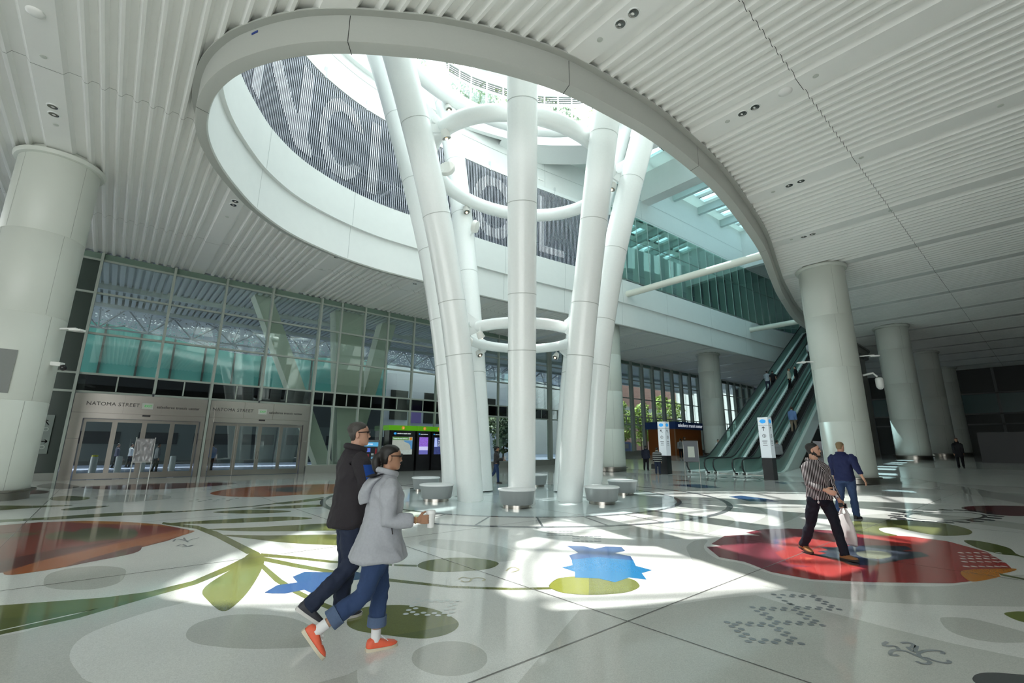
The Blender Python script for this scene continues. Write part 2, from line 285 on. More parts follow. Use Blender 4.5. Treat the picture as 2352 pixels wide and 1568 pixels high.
('green3',[(12.23,1.48),(12.38,1.26),(11.96,0.9),(11.24,0.73),(10.83,0.29),(10.53,0.3),(11.14,0.74),(11.14,0.95),(11.53,1.25)],1),
('green3',[(9.43,0.85),(9.31,0.62),(9.11,0.29),(8.99,0.29),(9.2,0.61),(9.3,0.83)],0),
('maroon',[(19.11,2.22),(20.28,1.84),(21.11,1.06),(20.58,0.47),(18.3,0.75),(17.68,1.33),(18.09,1.84)],1),
('redbrown',[(23.06,13.9),(23.2,12.99),(22.76,12.16),(22.52,13.09)],0),
('LOOP',[(17.11,1.58),(16.93,1.58),(16.74,1.59),(16.54,1.62),(16.34,1.66),(16.14,1.71),(15.94,1.78),(15.76,1.86),(15.6,1.94),(15.45,2.03),(15.32,2.13),(15.21,2.23),(15.14,2.32),(15.09,2.42),(15.07,2.51),(15.08,2.6),(15.12,2.67),(15.19,2.74),(15.29,2.79),(15.41,2.84),(15.57,2.86),(15.74,2.87),(15.94,2.86),(16.14,2.84),(16.36,2.8),(16.57,2.74),(16.78,2.66),(16.99,2.58),(17.17,2.48),(17.33,2.38),(17.46,2.27),(17.56,2.16),(17.63,2.05),(17.65,1.94),(17.64,1.85),(17.6,1.77),(17.52,1.7),(17.41,1.64),(17.27,1.6)],0.09),
('LOOP',[(27.1,10.99),(26.92,10.93),(26.67,10.88),(26.4,10.85),(26.13,10.85),(25.87,10.86),(25.61,10.91),(25.36,10.97),(25.13,11.05),(24.93,11.15),(24.75,11.27),(24.61,11.4),(24.5,11.54),(24.42,11.69),(24.39,11.84),(24.4,11.99),(24.45,12.14),(24.54,12.28),(24.67,12.41),(24.84,12.52),(25.04,12.62),(25.27,12.7),(25.53,12.76),(25.8,12.8),(26.08,12.8),(26.37,12.78),(26.65,12.74),(26.91,12.66),(27.1,12.54),(27.24,12.39),(27.35,12.22),(27.44,12.05),(27.5,11.88),(27.53,11.71),(27.52,11.55),(27.49,11.4),(27.43,11.26),(27.34,11.15),(27.23,11.06)],0.09),
]
DOTS=[('ink',6.041,2.434,0.031),('ink',6.106,2.358,0.031),('ink',6.197,2.283,0.031),('ink',6.276,2.204,0.031),('ink',6.347,2.123,0.031),('ink',5.966,2.349,0.031),('ink',6.12,2.273,0.031),('ink',6.203,2.204,0.031),('ink',6.281,2.118,0.031),('ink',5.889,2.265,0.031),('ink',5.83,2.197,0.031),('ink',5.811,2.168,0.031),('ink',6.267,2.044,0.031),('ink',6.19,2.037,0.031),('ink',6.196,1.964,0.031),('ink',6.11,1.954,0.031),('ink',6.111,1.881,0.031),('ink',6.039,1.876,0.031),('ink',5.947,1.864,0.031),('ink',6.03,1.796,0.031),('ink',5.79,2.1,0.031),('ink',5.723,2.093,0.031),('ink',5.858,2.025,0.031),('ink',5.79,2.019,0.031),('ink',5.937,1.947,0.031),('ink',5.868,1.941,0.031),('ink',5.399,2.403,0.031),('ink',5.469,2.321,0.031),('ink',5.405,2.311,0.031),('ink',5.552,2.252,0.031),('ink',5.477,2.239,0.031),('ink',5.637,2.176,0.031),('ink',5.561,2.164,0.031),('ink',5.639,2.087,0.031),('ink',5.312,2.321,0.031),('ink',5.312,2.237,0.031),('ink',5.24,2.239,0.031),('ink',5.23,2.161,0.031),('ink',5.167,2.152,0.031),('ink',5.634,2.013,0.031),('ink',5.554,2.008,0.031),('ink',5.556,1.931,0.031),('ink',5.464,1.923,0.031),('ink',5.473,1.844,0.031),('ink',5.398,1.842,0.031),('ink',5.156,2.069,0.031),('ink',5.085,2.064,0.031),('ink',5.0,2.067,0.031),('ink',5.239,2.001,0.031),('ink',5.163,1.995,0.031),('ink',5.313,1.923,0.031),('ink',5.247,1.915,0.031),('ink',5.321,1.838,0.031),('ink',5.385,1.759,0.031),('ink',4.766,2.375,0.031),('ink',4.846,2.298,0.031),('ink',4.764,2.299,0.031),('ink',4.926,2.222,0.031),('ink',4.854,2.214,0.031),('ink',5.001,2.144,0.031),('ink',4.924,2.135,0.031),('ink',4.693,2.296,0.031),('ink',4.694,2.21,0.031),('ink',4.617,2.211,0.031),('ink',4.61,2.132,0.031),('ink',4.532,2.132,0.031),('ink',4.992,1.989,0.031),('ink',4.921,1.983,0.031),('ink',4.928,1.906,0.031),('ink',4.847,1.903,0.031),('ink',4.842,1.825,0.031),('ink',4.764,1.824,0.031),('ink',4.691,1.811,0.031),('ink',4.757,1.736,0.031),('ink',4.537,2.047,0.031),('ink',4.458,2.047,0.031),('ink',4.605,1.969,0.031),('ink',4.53,1.966,0.031),('ink',4.683,1.896,0.031),('ink',4.607,1.893,0.031),('pale',2.831,4.856,0.03),('pale',2.898,4.768,0.03),('pale',2.974,4.694,0.03),('pale',3.055,4.62,0.03),('pale',3.132,4.544,0.03),('pale',2.75,4.776,0.03),('pale',2.829,4.774,0.03),('pale',2.904,4.7,0.03),('pale',2.981,4.624,0.03),('pale',3.056,4.543,0.03),('pale',2.74,4.68,0.03),('pale',2.668,4.691,0.03),('pale',2.978,4.454,0.03),('pale',3.046,4.458,0.03),('pale',2.664,4.607,0.03),('pale',2.586,4.608,0.03),('pale',2.898,4.385,0.03),('pale',2.97,4.372,0.03),('pale',2.587,4.529,0.03),('pale',2.509,4.527,0.03),('pale',2.817,4.301,0.03),('pale',2.893,4.282,0.03),('pale',2.662,4.445,0.03),('pale',2.738,4.366,0.03),('pale',2.587,4.447,0.03),('pale',2.661,4.365,0.03),('pale',2.735,4.288,0.03),('pale',2.816,4.21,0.03),('ink',6.916,6.938,0.04),('ink',6.974,6.892,0.04),('ink',7.032,6.846,0.04),('ink',7.101,6.791,0.04),('ink',7.159,6.745,0.04),('ink',7.217,6.699,0.04),('ink',7.274,6.653,0.04),('ink',6.766,6.788,0.04),('ink',6.823,6.744,0.04),('ink',6.879,6.699,0.04),('ink',6.947,6.645,0.04),('ink',7.003,6.6,0.04),('ink',7.06,6.555,0.04),('ink',7.116,6.509,0.04),('ink',6.623,6.645,0.04),('ink',6.678,6.601,0.04),('ink',6.733,6.557,0.04),('ink',6.799,6.504,0.04),('ink',6.855,6.46,0.04),('ink',6.91,6.416,0.04),('ink',6.965,6.372,0.04),('ink',6.897,6.236,0.04),('ink',6.951,6.193,0.04),('ink',7.016,6.14,0.04),('ink',7.082,6.088,0.04),('ink',7.147,6.036,0.04),('ink',7.212,5.984,0.04),('ink',7.267,5.94,0.04),('ink',6.735,6.091,0.04),('ink',6.788,6.048,0.04),('ink',7.042,5.844,0.04),('ink',7.095,5.802,0.04),('ink',6.57,5.943,0.04),('ink',6.622,5.902,0.04),('ink',6.684,5.852,0.04),('ink',6.746,5.803,0.04),('ink',6.808,5.753,0.04),('ink',6.87,5.703,0.04),('ink',6.922,5.661,0.04),('pale',10.753,1.366,0.04),('pale',10.855,1.283,0.04),('pale',10.957,1.201,0.04),('pale',11.06,1.118,0.04),('pale',11.162,1.036,0.04),('pale',11.244,0.969,0.04),('pale',10.427,1.316,0.04),('pale',10.526,1.236,0.04),('pale',10.625,1.157,0.04),('pale',10.723,1.077,0.04),('pale',10.822,0.997,0.04),('pale',10.901,0.933,0.04),('pale',10.217,1.284,0.04),('pale',10.314,1.206,0.04),('pale',10.41,1.128,0.04),('pale',10.506,1.05,0.04),('pale',10.603,0.971,0.04),('pale',10.68,0.909,0.04),('pale',9.951,1.244,0.04),('pale',10.044,1.168,0.04),('pale',10.138,1.092,0.04),('pale',10.232,1.016,0.04),('pale',10.325,0.94,0.04),('pale',10.4,0.879,0.04),('pale',9.578,1.187,0.04),('pale',9.668,1.114,0.04),('pale',9.757,1.041,0.04),('pale',9.847,0.968,0.04),('pale',9.937,0.895,0.04),('pale',10.009,0.837,0.04),('ink',2.172,17.195,0.06),('ink',2.346,17.41,0.06),('ink',2.489,17.051,0.06),('ink',2.677,17.311,0.06),('ink',2.831,17.041,0.06),('ink',3.03,17.305,0.06),('ink',3.183,17.03,0.06),('ink',3.385,17.25,0.06),('ink',2.358,16.907,0.06),('ink',2.715,16.78,0.06),('ink',3.051,16.721,0.06),('ink',2.989,21.149,0.06),('ink',3.241,21.27,0.06),('ink',3.436,20.971,0.06),('dark',17.334,1.404,0.16),('dark',16.801,1.411,0.16),('dark',16.248,1.493,0.16),('dark',15.725,1.637,0.16),('dark',15.271,1.829,0.16),('dark',14.916,2.052,0.16),('dark',14.687,2.29,0.16),('dark',14.6,2.524,0.16),('dark',14.666,2.737,0.16),('dark',14.89,2.911,0.16),('dark',15.263,3.026,0.16),('dark',15.761,3.068,0.16),('dark',16.344,3.024,0.16),('dark',16.952,2.893,0.16),('dark',17.513,2.684,0.16),('dark',17.956,2.421,0.16),('dark',18.221,2.134,0.16),('dark',18.277,1.862,0.16),('dark',18.125,1.636,0.16),('dark',17.794,1.479,0.16),('dark',27.297,10.723,0.2),('dark',26.583,10.565,0.2),('dark',25.669,10.531,0.2),('dark',24.846,10.679,0.2),('dark',24.212,10.981,0.2),('dark',23.84,11.398,0.2),('dark',23.778,11.88,0.2),('dark',24.046,12.367,0.2),('dark',24.63,12.793,0.2),('dark',25.468,13.09,0.2),('dark',26.447,13.196,0.2),('dark',27.26,13.01,0.2),('dark',27.739,12.555,0.2),('dark',27.997,12.008,0.2),('dark',27.995,11.465,0.2),('dark',27.744,11.015,0.2)]
LINES=[('ink',[(5.38,1.27),(5.3,1.28),(5.26,1.26),(5.31,1.22),(5.3,1.19),(5.24,1.17),(5.2,1.2),(5.11,1.2),(5.07,1.18),(5.12,1.15)],0.03),('ink',[(5.44,1.19),(5.5,1.15),(5.47,1.11),(5.39,1.11),(5.36,1.13),(5.3,1.08),(5.38,1.08),(5.47,1.09)],0.03),('ink',[(5.42,0.92),(5.48,0.93),(5.47,0.97),(5.4,1.02),(5.29,1.05),(5.21,1.02),(5.23,0.99),(5.21,0.95),(5.22,0.88),(5.28,0.86),(5.3,0.88)],0.03),('ink',[(5.24,1.17),(5.26,1.12),(5.22,1.05),(5.19,1.0),(5.15,0.96),(5.09,0.97),(5.07,1.01),(5.09,1.03)],0.03),('ink',[(1.13,10.27),(1.19,10.48),(1.28,10.32),(1.32,10.04)],0.03),('ink',[(1.31,10.56),(1.31,10.21),(1.41,10.3),(1.52,10.39)],0.03),('ink',[(1.13,9.78),(1.22,9.88),(1.26,9.67),(1.34,9.71),(1.27,9.6),(1.19,9.63)],0.03),('gold',[(3.61,5.22),(3.7,5.27),(3.73,5.22),(3.74,5.13),(3.66,5.06),(3.6,5.09),(3.6,5.15)],0.025),('gold',[(3.74,5.13),(3.82,5.14),(3.87,5.08),(3.85,4.99),(3.79,4.97)],0.025),('gold',[(4.33,5.15),(4.47,5.24),(4.54,5.23),(4.52,5.11),(4.42,5.06),(4.34,5.06)],0.025)]
# ================================================================ plan of the oval opening (ceiling level)
OPEN = [(0.55,14.45),(0.48,12.9),(0.76,11.6),(1.28,10.56),(1.97,9.63),(2.74,8.9),(3.64,8.24),(4.38,7.75),(5.47,7.19),(6.72,6.7),(7.7,6.45),(9.1,6.25),(10.5,6.1),(12.4,6.08),(14.7,6.2),(17.6,6.6),(21.4,7.3),(25.6,8.4),(29.7,9.4),(36.9,10.7),(46,10.9),(54,11),(57.5,11.6),(58.6,14.5),(57.5,17.2),(51.8,18.3),(44.7,18.8),(37.4,19.2),(31.3,19.6),(26.8,19.95),(21.3,20.7),(16.6,21.25),(12.7,21.45),(10.8,21.52),(8.9,21.5),(6.8,21.1),(4.6,20.2),(2.97,18.9),(1.83,17.4),(1.0,15.9)]
OC = catmull(OPEN, 7)
def offset_loop(P, d):
    n = len(P); out = []
    for i in range(n):
        a = Vector(P[i-2]); b = Vector(P[(i+2)%n]); t = (b-a).normalized(); out.append((P[i][0]-t.y*d, P[i][1]+t.x*d))
    return out      # positive d goes into the opening (loop runs with the opening on its left)
def yspan(P, x):
    ys = []
    n = len(P)
    for i in range(n):
        a, b = P[i], P[(i+1)%n]
        if (a[0]-x)*(b[0]-x) < 0 or a[0] == x:
            if a[0] != b[0]: ys.append(a[1]+(b[1]-a[1])*(x-a[0])/(b[0]-a[0]))
    return (min(ys), max(ys)) if len(ys) >= 2 else None
def ring_wall(P, o0, o1, z0, z1, closed=True):
    A = offset_loop(P, o0) if closed else P; B = offset_loop(P, o1) if closed else P
    return [[(*A[i], z0), (*B[i], z0), (*B[i], z1), (*A[i], z1)] for i in range(len(P))]
HZ = 11.15; YW = 30.4
# ================================================================ floor: one terrazzo slab with its inlaid pattern
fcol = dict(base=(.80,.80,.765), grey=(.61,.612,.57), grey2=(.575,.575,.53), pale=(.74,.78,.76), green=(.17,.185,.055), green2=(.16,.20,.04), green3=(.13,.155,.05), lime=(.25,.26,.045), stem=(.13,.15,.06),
  red2=(.27,.055,.04), maroon=(.13,.03,.03), rust=(.46,.13,.04), plum=(.16,.05,.055), orange=(.5,.2,.03), moss=(.12,.13,.06), dark=(.06,.06,.065), redbrown=(.2,.06,.045), blue=(.025,.17,.36), blue2=(.04,.095,.24),
  red=(.42,.055,.05), plum2=(.25,.05,.07), navy=(.05,.06,.08), olive=(.20,.21,.15), orange2=(.60,.22,.03), ink=(.30,.32,.34), gold=(.5,.47,.3), ring=(.16,.17,.18), disc=(.66,.75,.75), joint=(.22,.21,.2))
fkeys = list(fcol)
fm = [mat('terrazzo_'+k, c, .07, spec=.5, coat=.2, noise_amt=.04, noise_scale=1.2, speck=(.10, 160)) for k, c in fcol.items()]
fb = MB(); XS = [-26,-10,0,10,20,27,30,33.5,37,40.5,44,58,80,110]
for a, b in zip(XS, XS[1:]): fb.add([(a,-22,fz(a)),(b,-22,fz(b)),(b,YW,fz(b)),(a,YW,fz(a))], [(0,1,2,3)], 0)
fb.add([(-26,-22,-.3),(110,-22,-.3),(110,YW,-.3),(-26,YW,-.3)], [(3,2,1,0)], 0)
lay = [0]
def inlay(poly, key):
    lay[0] += 1; z = .0003+.000025*lay[0]
    tri = tessellate_polygon([[Vector((x,y,0)) for x,y in poly]])
    fb.add([(x,y,fz(x)+z) for x,y in poly], [(a,b,c) if cross2(poly,a,b,c) > 0 else (c,b,a) for a,b,c in tri], fkeys.index(key))
def strip(pts, w, key, closed=False):
    n = len(pts); L = []; R = []
    for i in range(n):
        a = Vector(pts[i-1] if (i or closed) else pts[0]); b = Vector(pts[(i+1)%n] if (i < n-1 or closed) else pts[-1]); t = (b-a).normalized()
        L.append((pts[i][0]-t.y*w/2, pts[i][1]+t.x*w/2)); R.append((pts[i][0]+t.y*w/2, pts[i][1]-t.x*w/2))
    lay[0] += 1; z = .0003+.000025*lay[0]
    fb.add([(x,y,fz(x)+z) for x,y in L+R], [(i, i+n, (i+1)%n+n, (i+1)%n) for i in range(n if closed else n-1)], fkeys.index(key))
LC = (11.2, 12.4)
def circ(r, n=96, c=LC): return [(c[0]+r*math.cos(2*PI*i/n), c[1]+r*math.sin(2*PI*i/n)) for i in range(n)]
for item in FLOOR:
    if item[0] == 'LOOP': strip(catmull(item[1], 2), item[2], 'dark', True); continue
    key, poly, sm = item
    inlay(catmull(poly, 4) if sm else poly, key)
inlay(circ(5.0), 'disc'); strip(circ(5.05), .14, 'ring', True); strip(circ(6.45), .16, 'ring', True)
for i in range(28):
    a = 2*PI*i/28; strip([(LC[0]+5.12*math.cos(a), LC[1]+5.12*math.sin(a)), (LC[0]+6.37*math.cos(a), LC[1]+6.37*math.sin(a))], .05, 'ring')
def frozen(f, *a):
    n0 = lay[0]; f(*a); lay[0] = n0
lay[0] += 2
for key, x, y, r in DOTS: frozen(inlay, [(x+r*math.cos(2*PI*i/10), y+r*math.sin(2*PI*i/10)) for i in range(10)], key)
lay[0] += 2
for key, pts, w in LINES: strip(catmull(pts, 4, False), w, key)
for k in range(-4, 9):
    if k <= 5: frozen(strip, [(-26, 3+5.1*k), (27, 3+5.1*k)], .014, 'joint')
    frozen(strip, [(4.05+5.1*k, -22), (4.05+5.1*k, YW)], .014, 'joint')
fb.build('floor', fm, kind='structure')
# ================================================================ ceiling of corrugated metal, cut by the opening
brk = []            # (x, z) of the corrugation profile
x = -2.64-5.1*5
while x < 84:
    c0 = x; brk += [(c0-.40, HZ+.13), (c0-.31, HZ), (c0+.31, HZ), (c0+.40, HZ+.13)]
    for k in range(1, 12):
        m_ = c0+.40+4.3*k/12; brk += [(m_-.105, HZ+.13), (m_-.035, HZ), (m_+.035, HZ), (m_+.105, HZ+.13)]
    x += 5.1
brk = [b for i, b in enumerate(brk) if i == 0 or b[0] > brk[i-1][0]+1e-4]
xs_extra = [.49,.5,.55,.62,.7,.85,1.0,1.2,1.4,1.7,2.0,57.4,57.8,58.2,58.45,58.55]
prof = sorted(brk+[(e, interp(brk, e)) for e in xs_extra])
cb = MB(); YB = -13.
for (xa, za), (xb, zb) in zip(prof, prof[1:]):
    sa, sb = yspan(OC, xa), yspan(OC, xb); c = []
    if xb-xa < 1e-4: continue
    def seg(ya0, ya1, yb0, yb1):
        cb.add([(xa,ya0,za),(xa,ya1,za),(xb,yb1,zb),(xb,yb0,zb)], [(0,1,2,3)])
    if sa and sb: seg(YB, sa[0], YB, sb[0]); seg(sa[1], YW+.1, sb[1], YW+.1)
    elif sa or sb:
        m_ = sa or sb; mid = (m_[0]+m_[1])/2
        if sb: seg(YB, mid, YB, sb[0]); seg(mid, YW+.1, sb[1], YW+.1)
        else: seg(YB, sa[0], YB, mid); seg(sa[1], YW+.1, mid, YW+.1)
    else: seg(YB, YW+.1, YB, YW+.1)
jx = [b for b in prof if -24 < b[0] < 80]
ceil_ = cb.build('ceiling', [SLAT], kind='structure')
jb = MB()
for yj in (3.0, 15.6, 25.2, -9.6):
    for (xa, za), (xb, zb) in zip(jx, jx[1:]):
        sp = yspan(OC, (xa+xb)/2)
        if sp and sp[0]-.02 < yj < sp[1]+.02: continue
        jb.add([(xa,yj-.006,za-.003),(xa,yj+.006,za-.003),(xb,yj+.006,zb-.003),(xb,yj-.006,zb-.003)], [(0,1,2,3)])
jb.build('panel_joint', DARK, parent=ceil_)
sb_ = MB()     # concrete deck over the ceiling, cut by the same opening (keeps daylight out of the ceiling void)
OD = offset_loop(OC, .05)
xs = sorted(set([-27., 110.]+[.46+i*1.2 for i in range(49)]+[.6,.8,1.1,1.5,2.,58.0,58.3,58.5]))
for xa, xb in zip(xs, xs[1:]):
    sa, sb = yspan(OD, xa), yspan(OD, xb)
    for z0, z1 in ((13.3, 13.85),):
        if sa and sb: regs = [((-13.5, sa[0]), (-13.5, sb[0])), ((sa[1], 46), (sb[1], 46))]
        elif sb: regs = [((-13.5, (sb[0]+sb[1])/2), (-13.5, sb[0])), (((sb[0]+sb[1])/2, 46), (sb[1], 46))]
        elif sa: regs = [((-13.5, sa[0]), (-13.5, (sa[0]+sa[1])/2)), ((sa[1], 46), ((sa[0]+sa[1])/2, 46))]
        else: regs = [((-13.5, 46), (-13.5, 46))]
        for (a0, a1), (b0, b1) in regs:
            sb_.add([(xa,a0,z0),(xa,a1,z0),(xb,b1,z0),(xb,b0,z0),(xa,a0,z1),(xa,a1,z1),(xb,b1,z1),(xb,b0,z1)], [(0,1,2,3),(7,6,5,4)])
sb_.build('ceiling_deck', mat('deck_concrete', (.42,.43,.42), .8), kind='structure')
# ================================================================ rim of the opening and the white spandrels above it
rim = MB()
prof_r = [(-.16,HZ+.03),(-.16,HZ-.02),(0,HZ-.02),(0,10.42),(.05,10.40),(.28,10.36),(.30,10.40),(.30,HZ+.03)]
offs = {o: offset_loop(OC, o) for o in set(o for o, z in prof_r)}
rim.loft([[(*offs[o][i], z) for o, z in prof_r] for i in range(len(OC))], closed=True)
rimo = rim.build('trim_1', [mat('pale_rim_panel', (.46,.475,.44), .42)], smooth=35, kind='structure')
gp = MB()
for i in [min(range(len(OC)), key=lambda i: (OC[i][0]-px)**2+(OC[i][1]-py)**2) for px, py in ((2.74,8.9),(7.4,6.5),(13.1,6.1),(21.4,7.3),(29.7,9.4),(.5,13.5))]:
    o1, o2 = offset_loop(OC, -.003)[i], offset_loop(OC, .30)[i]; t = (Vector(OC[(i+1)%len(OC)])-Vector(OC[i])).normalized()*.008
    gp.add([(o1[0]-t.x,o1[1]-t.y,HZ-.03),(o1[0]+t.x,o1[1]+t.y,HZ-.03),(o1[0]+t.x,o1[1]+t.y,10.41),(o1[0]-t.x,o1[1]-t.y,10.41)], [(0,1,2,3)])
    gp.add([(o1[0]-t.x,o1[1]-t.y,10.405),(o1[0]+t.x,o1[1]+t.y,10.405),(o2[0]+t.x,o2[1]+t.y,10.352),(o2[0]-t.x,o2[1]-t.y,10.352)], [(0,1,2,3)])
gp.build('panel_gap', DARK, parent=rimo)
ti = min(range(len(OC)), key=lambda i: (OC[i][0]-1.22)**2+(OC[i][1]-10.7)**2); p_, q_ = offset_loop(OC, -.006)[ti], offset_loop(OC, -.006)[ti+1]; t_ = (Vector(q_)-Vector(p_)).normalized()
tp = MB(); tp.bar((p_[0]-t_.x*.09,p_[1]-t_.y*.09,11.0), (p_[0]+t_.x*.09,p_[1]+t_.y*.09,11.03), .008, .06); tp.build('masking_tape', mat('tape_blue', (.02,.05,.25), .6), loc=(*p_,11.0), label='small strip of blue tape on the rim of the oval opening', category='tape')
dkb = MB(); dkb.loft([[(*offset_loop(OC, .0)[i], HZ+.03) if z == 0 else (*OC[i], HZ+.35) for z in (0,1)] for i in range(len(OC))], closed=True, cap=False)
dkb.build('cavity_shade_strip', DARK, parent=rimo)  # dark strip painted in for the shade inside the open slat ends
def seams(name, parent, off, z0, z1, step, m):
    g = MB(); P = offset_loop(OC, off+.004)
    for i in [min(range(len(OC)), key=lambda i: (OC[i][0]-px)**2+(OC[i][1]-py)**2) for px, py in ((2.75,18.6),(7.4,21.2),(12.2,21.5),(17.2,21.2),(22.3,20.6),(27.5,19.9),(33,19.5),(39,19.1),(46,18.7))]:
        t = (Vector(OC[(i+1)%len(OC)])-Vector(OC[i])).normalized()*.012; o = P[i]
        g.add([(o[0]-t.x,o[1]-t.y,z0),(o[0]+t.x,o[1]+t.y,z0),(o[0]+t.x,o[1]+t.y,z1),(o[0]-t.x,o[1]-t.y,z1)], [(0,1,2,3)])
    return g.build(name, m, parent=parent)
SEAM = mat('panel_seam', (.50,.53,.51), .7)
lo = MB(); lo.loft(ring_wall(OC, .02, .31, 10.42, 12.12), closed=True)
wl = lo.build('wall_lower_spandrel', SPAN, smooth=30, kind='structure'); seams('panel_seam', wl, .31, 10.45, 12.1, 21, SEAM)
up = MB(); up.loft(ring_wall(OC, .02, .46, 12.10, 13.9), closed=True)
wu = up.build('wall_upper_spandrel', SPAN, smooth=30, kind='structure'); seams('panel_seam', wu, .46, 12.13, 13.88, 21, SEAM)
# open part of the loop that carries the wire screen: from the near left round to where the glass begins
n_oc = len(OC)
def idx_near(x, y): return min(range(n_oc), key=lambda i: (OC[i][0]-x)**2+(OC[i][1]-y)**2)
iS, iE, iG = idx_near(3.64, 8.24), idx_near(26.8, 19.95), idx_near(57.5, 17.2)
def part(loop, i0, i1):   # backwards along the loop (from the near left, round the far side, to the right)
    out = []; i = i0
    while True:
        out.append(loop[i]);
        if i == i1: break
        i = (i-1) % n_oc
    return out
def open_wall(P0, P1, z0, z1): return [[(*a,z0),(*b,z0),(*b,z1),(*a,z1)] for a, b in zip(P0, P1)]
o46, o20, o02, o30 = offset_loop(OC,.46), offset_loop(OC,.20), offset_loop(OC,.02), offset_loop(OC,.30)
lw = MB(); lw.loft(open_wall(part(o02,iS,iE), part(offset_loop(OC,.42),iS,iE), 18.9, 19.16)); lw.build('trim_2', POLE, smooth=30, kind='structure')
uw = MB(); uw.loft(open_wall(part(o02,iS,iE), part(o20,iS,iE), 19.16, 22.4))
wq = uw.build('wall_upper_left', SPAN, smooth=30, kind='structure')
ur = MB(); ur.loft(open_wall(part(o02,iE,iG), part(o20,iE,iG), 19.72, 24.0)); wr = ur.build('wall_upper_right', SPAN, smooth=30, kind='structure')
nw = MB(); i0 = iG; near = []
i = iG
while i != iS: near.append(i); i = (i-1) % n_oc
near.append(iS); nw.loft(open_wall([o02[i] for i in near], [o30[i] for i in near], 13.9, 22.4)); nw.build('wall_near_side', SPAN, smooth=30, kind='structure')  # unseen plain wall added to block daylight and bounce light
for par, ii0, ii1, zs in ((wq, iS, iE, (20.62,)), (wr, iE, iG, (21.6, 19.95))):
    P = part(offset_loop(OC,.204), ii0, ii1); g = MB()
    for zz in zs: g.loft([[(*p,zz-.015),(*p,zz+.015)] for p in P], cap=False)
    for k in range(6, len(P), 21):
        t = (Vector(P[k])-Vector(P[k-1])).normalized()*.012; o = P[k]; z0, z1 = (19.2, 22.4) if par is wq else (19.75, 23.9)
        g.add([(o[0]-t.x,o[1]-t.y,z0),(o[0]+t.x,o[1]+t.y,z0),(o[0]+t.x,o[1]+t.y,z1),(o[0]-t.x,o[1]-t.y,z1)], [(0,1,2,3)])
    g.build('panel_seam', SEAM, parent=par)
# ================================================================ roof: slab with the oval skylight hole, curved fascia ring, skylight bays
ROOF = [(0.75,14.45),(0.68,12.9),(0.96,11.6),(1.48,10.6),(2.15,9.7),(2.9,9.0),(3.8,8.35),(5.6,7.3),(7.8,6.6),(10.5,6.25),(13,6.25),(16,6.6),(19,7.6),(21.3,9.2),(22.8,11.4),(23.2,13.6),(22.6,15.6),(21.4,17.4),(20.0,18.7),(18.5,19.8),(16.6,20.55),(14.4,21.15),(12.7,21.25),(10.8,21.32),(8.9,21.3),(6.8,20.9),(4.7,20.05),(3.1,18.8),(2.0,17.3),(1.2,15.85)]
RC = catmull(ROOF, 6)
SKX0, SKX1, SKY0, SKY1 = 24.4, 47.4, 9.0, 19.6
rf = MB(); xs = sorted(set([-30., 115., SKX0, SKX1]+[.69+i*.75 for i in range(31)]+[.7,.8,1.0,1.3,23.0,23.1,23.15]))
for xa, xb in zip(xs, xs[1:]):
    sa, sb = yspan(RC, xa), yspan(RC, xb); regs = []
    if sa and sb: regs = [((-24, sa[0]), (-24, sb[0])), ((sa[1], 48), (sb[1], 48))]
    elif sb: regs = [((-24,(sb[0]+sb[1])/2),(-24,sb[0])), (((sb[0]+sb[1])/2,48),(sb[1],48))]
    elif sa: regs = [((-24,sa[0]),(-24,(sa[0]+sa[1])/2)), ((sa[1],48),((sa[0]+sa[1])/2,48))]
    elif xa >= SKX0-1e-6 and xb <= SKX1+1e-6: regs = [((-24,SKY0),(-24,SKY0)), ((SKY1,48),(SKY1,48))]
    else: regs = [((-24,48),(-24,48))]
    for (a0, a1), (b0, b1) in regs:
        z0, z1 = 22.0, 22.4
        rf.add([(xa,a0,z0),(xa,a1,z0),(xb,b1,z0),(xb,b0,z0),(xa,a0,z1),(xa,a1,z1),(xb,b1,z1),(xb,b0,z1)], [(0,1,2,3),(7,6,5,4)])
rf.build('ceiling_roof', mat('roof_underside', (.68,.74,.72), .6), kind='structure')
def offc(P, d):
    n = len(P); out = []
    for i in range(n):
        t = (Vector(P[(i+1)%n])-Vector(P[i-1])).normalized(); out.append((P[i][0]-t.y*d, P[i][1]+t.x*d))
    return out
fa = MB(); A_, B_ = offc(RC, -.02), offc(RC, .28)
fa.loft([[(*A_[i],21.15),(*B_[i],21.15),(*B_[i],22.42),(*A_[i],22.42)] for i in range(len(RC))], closed=True)
C_ = offc(RC, -1.6)
fa2 = [i for i in range(len(RC)) if RC[i][0] > 16.5]
fa.loft([[(*C_[i],21.0),(*A_[i],21.15),(*A_[i],21.2),(*C_[i],21.3)] for i in fa2])
fa.build('trim_3', POLE, smooth=30, kind='structure')
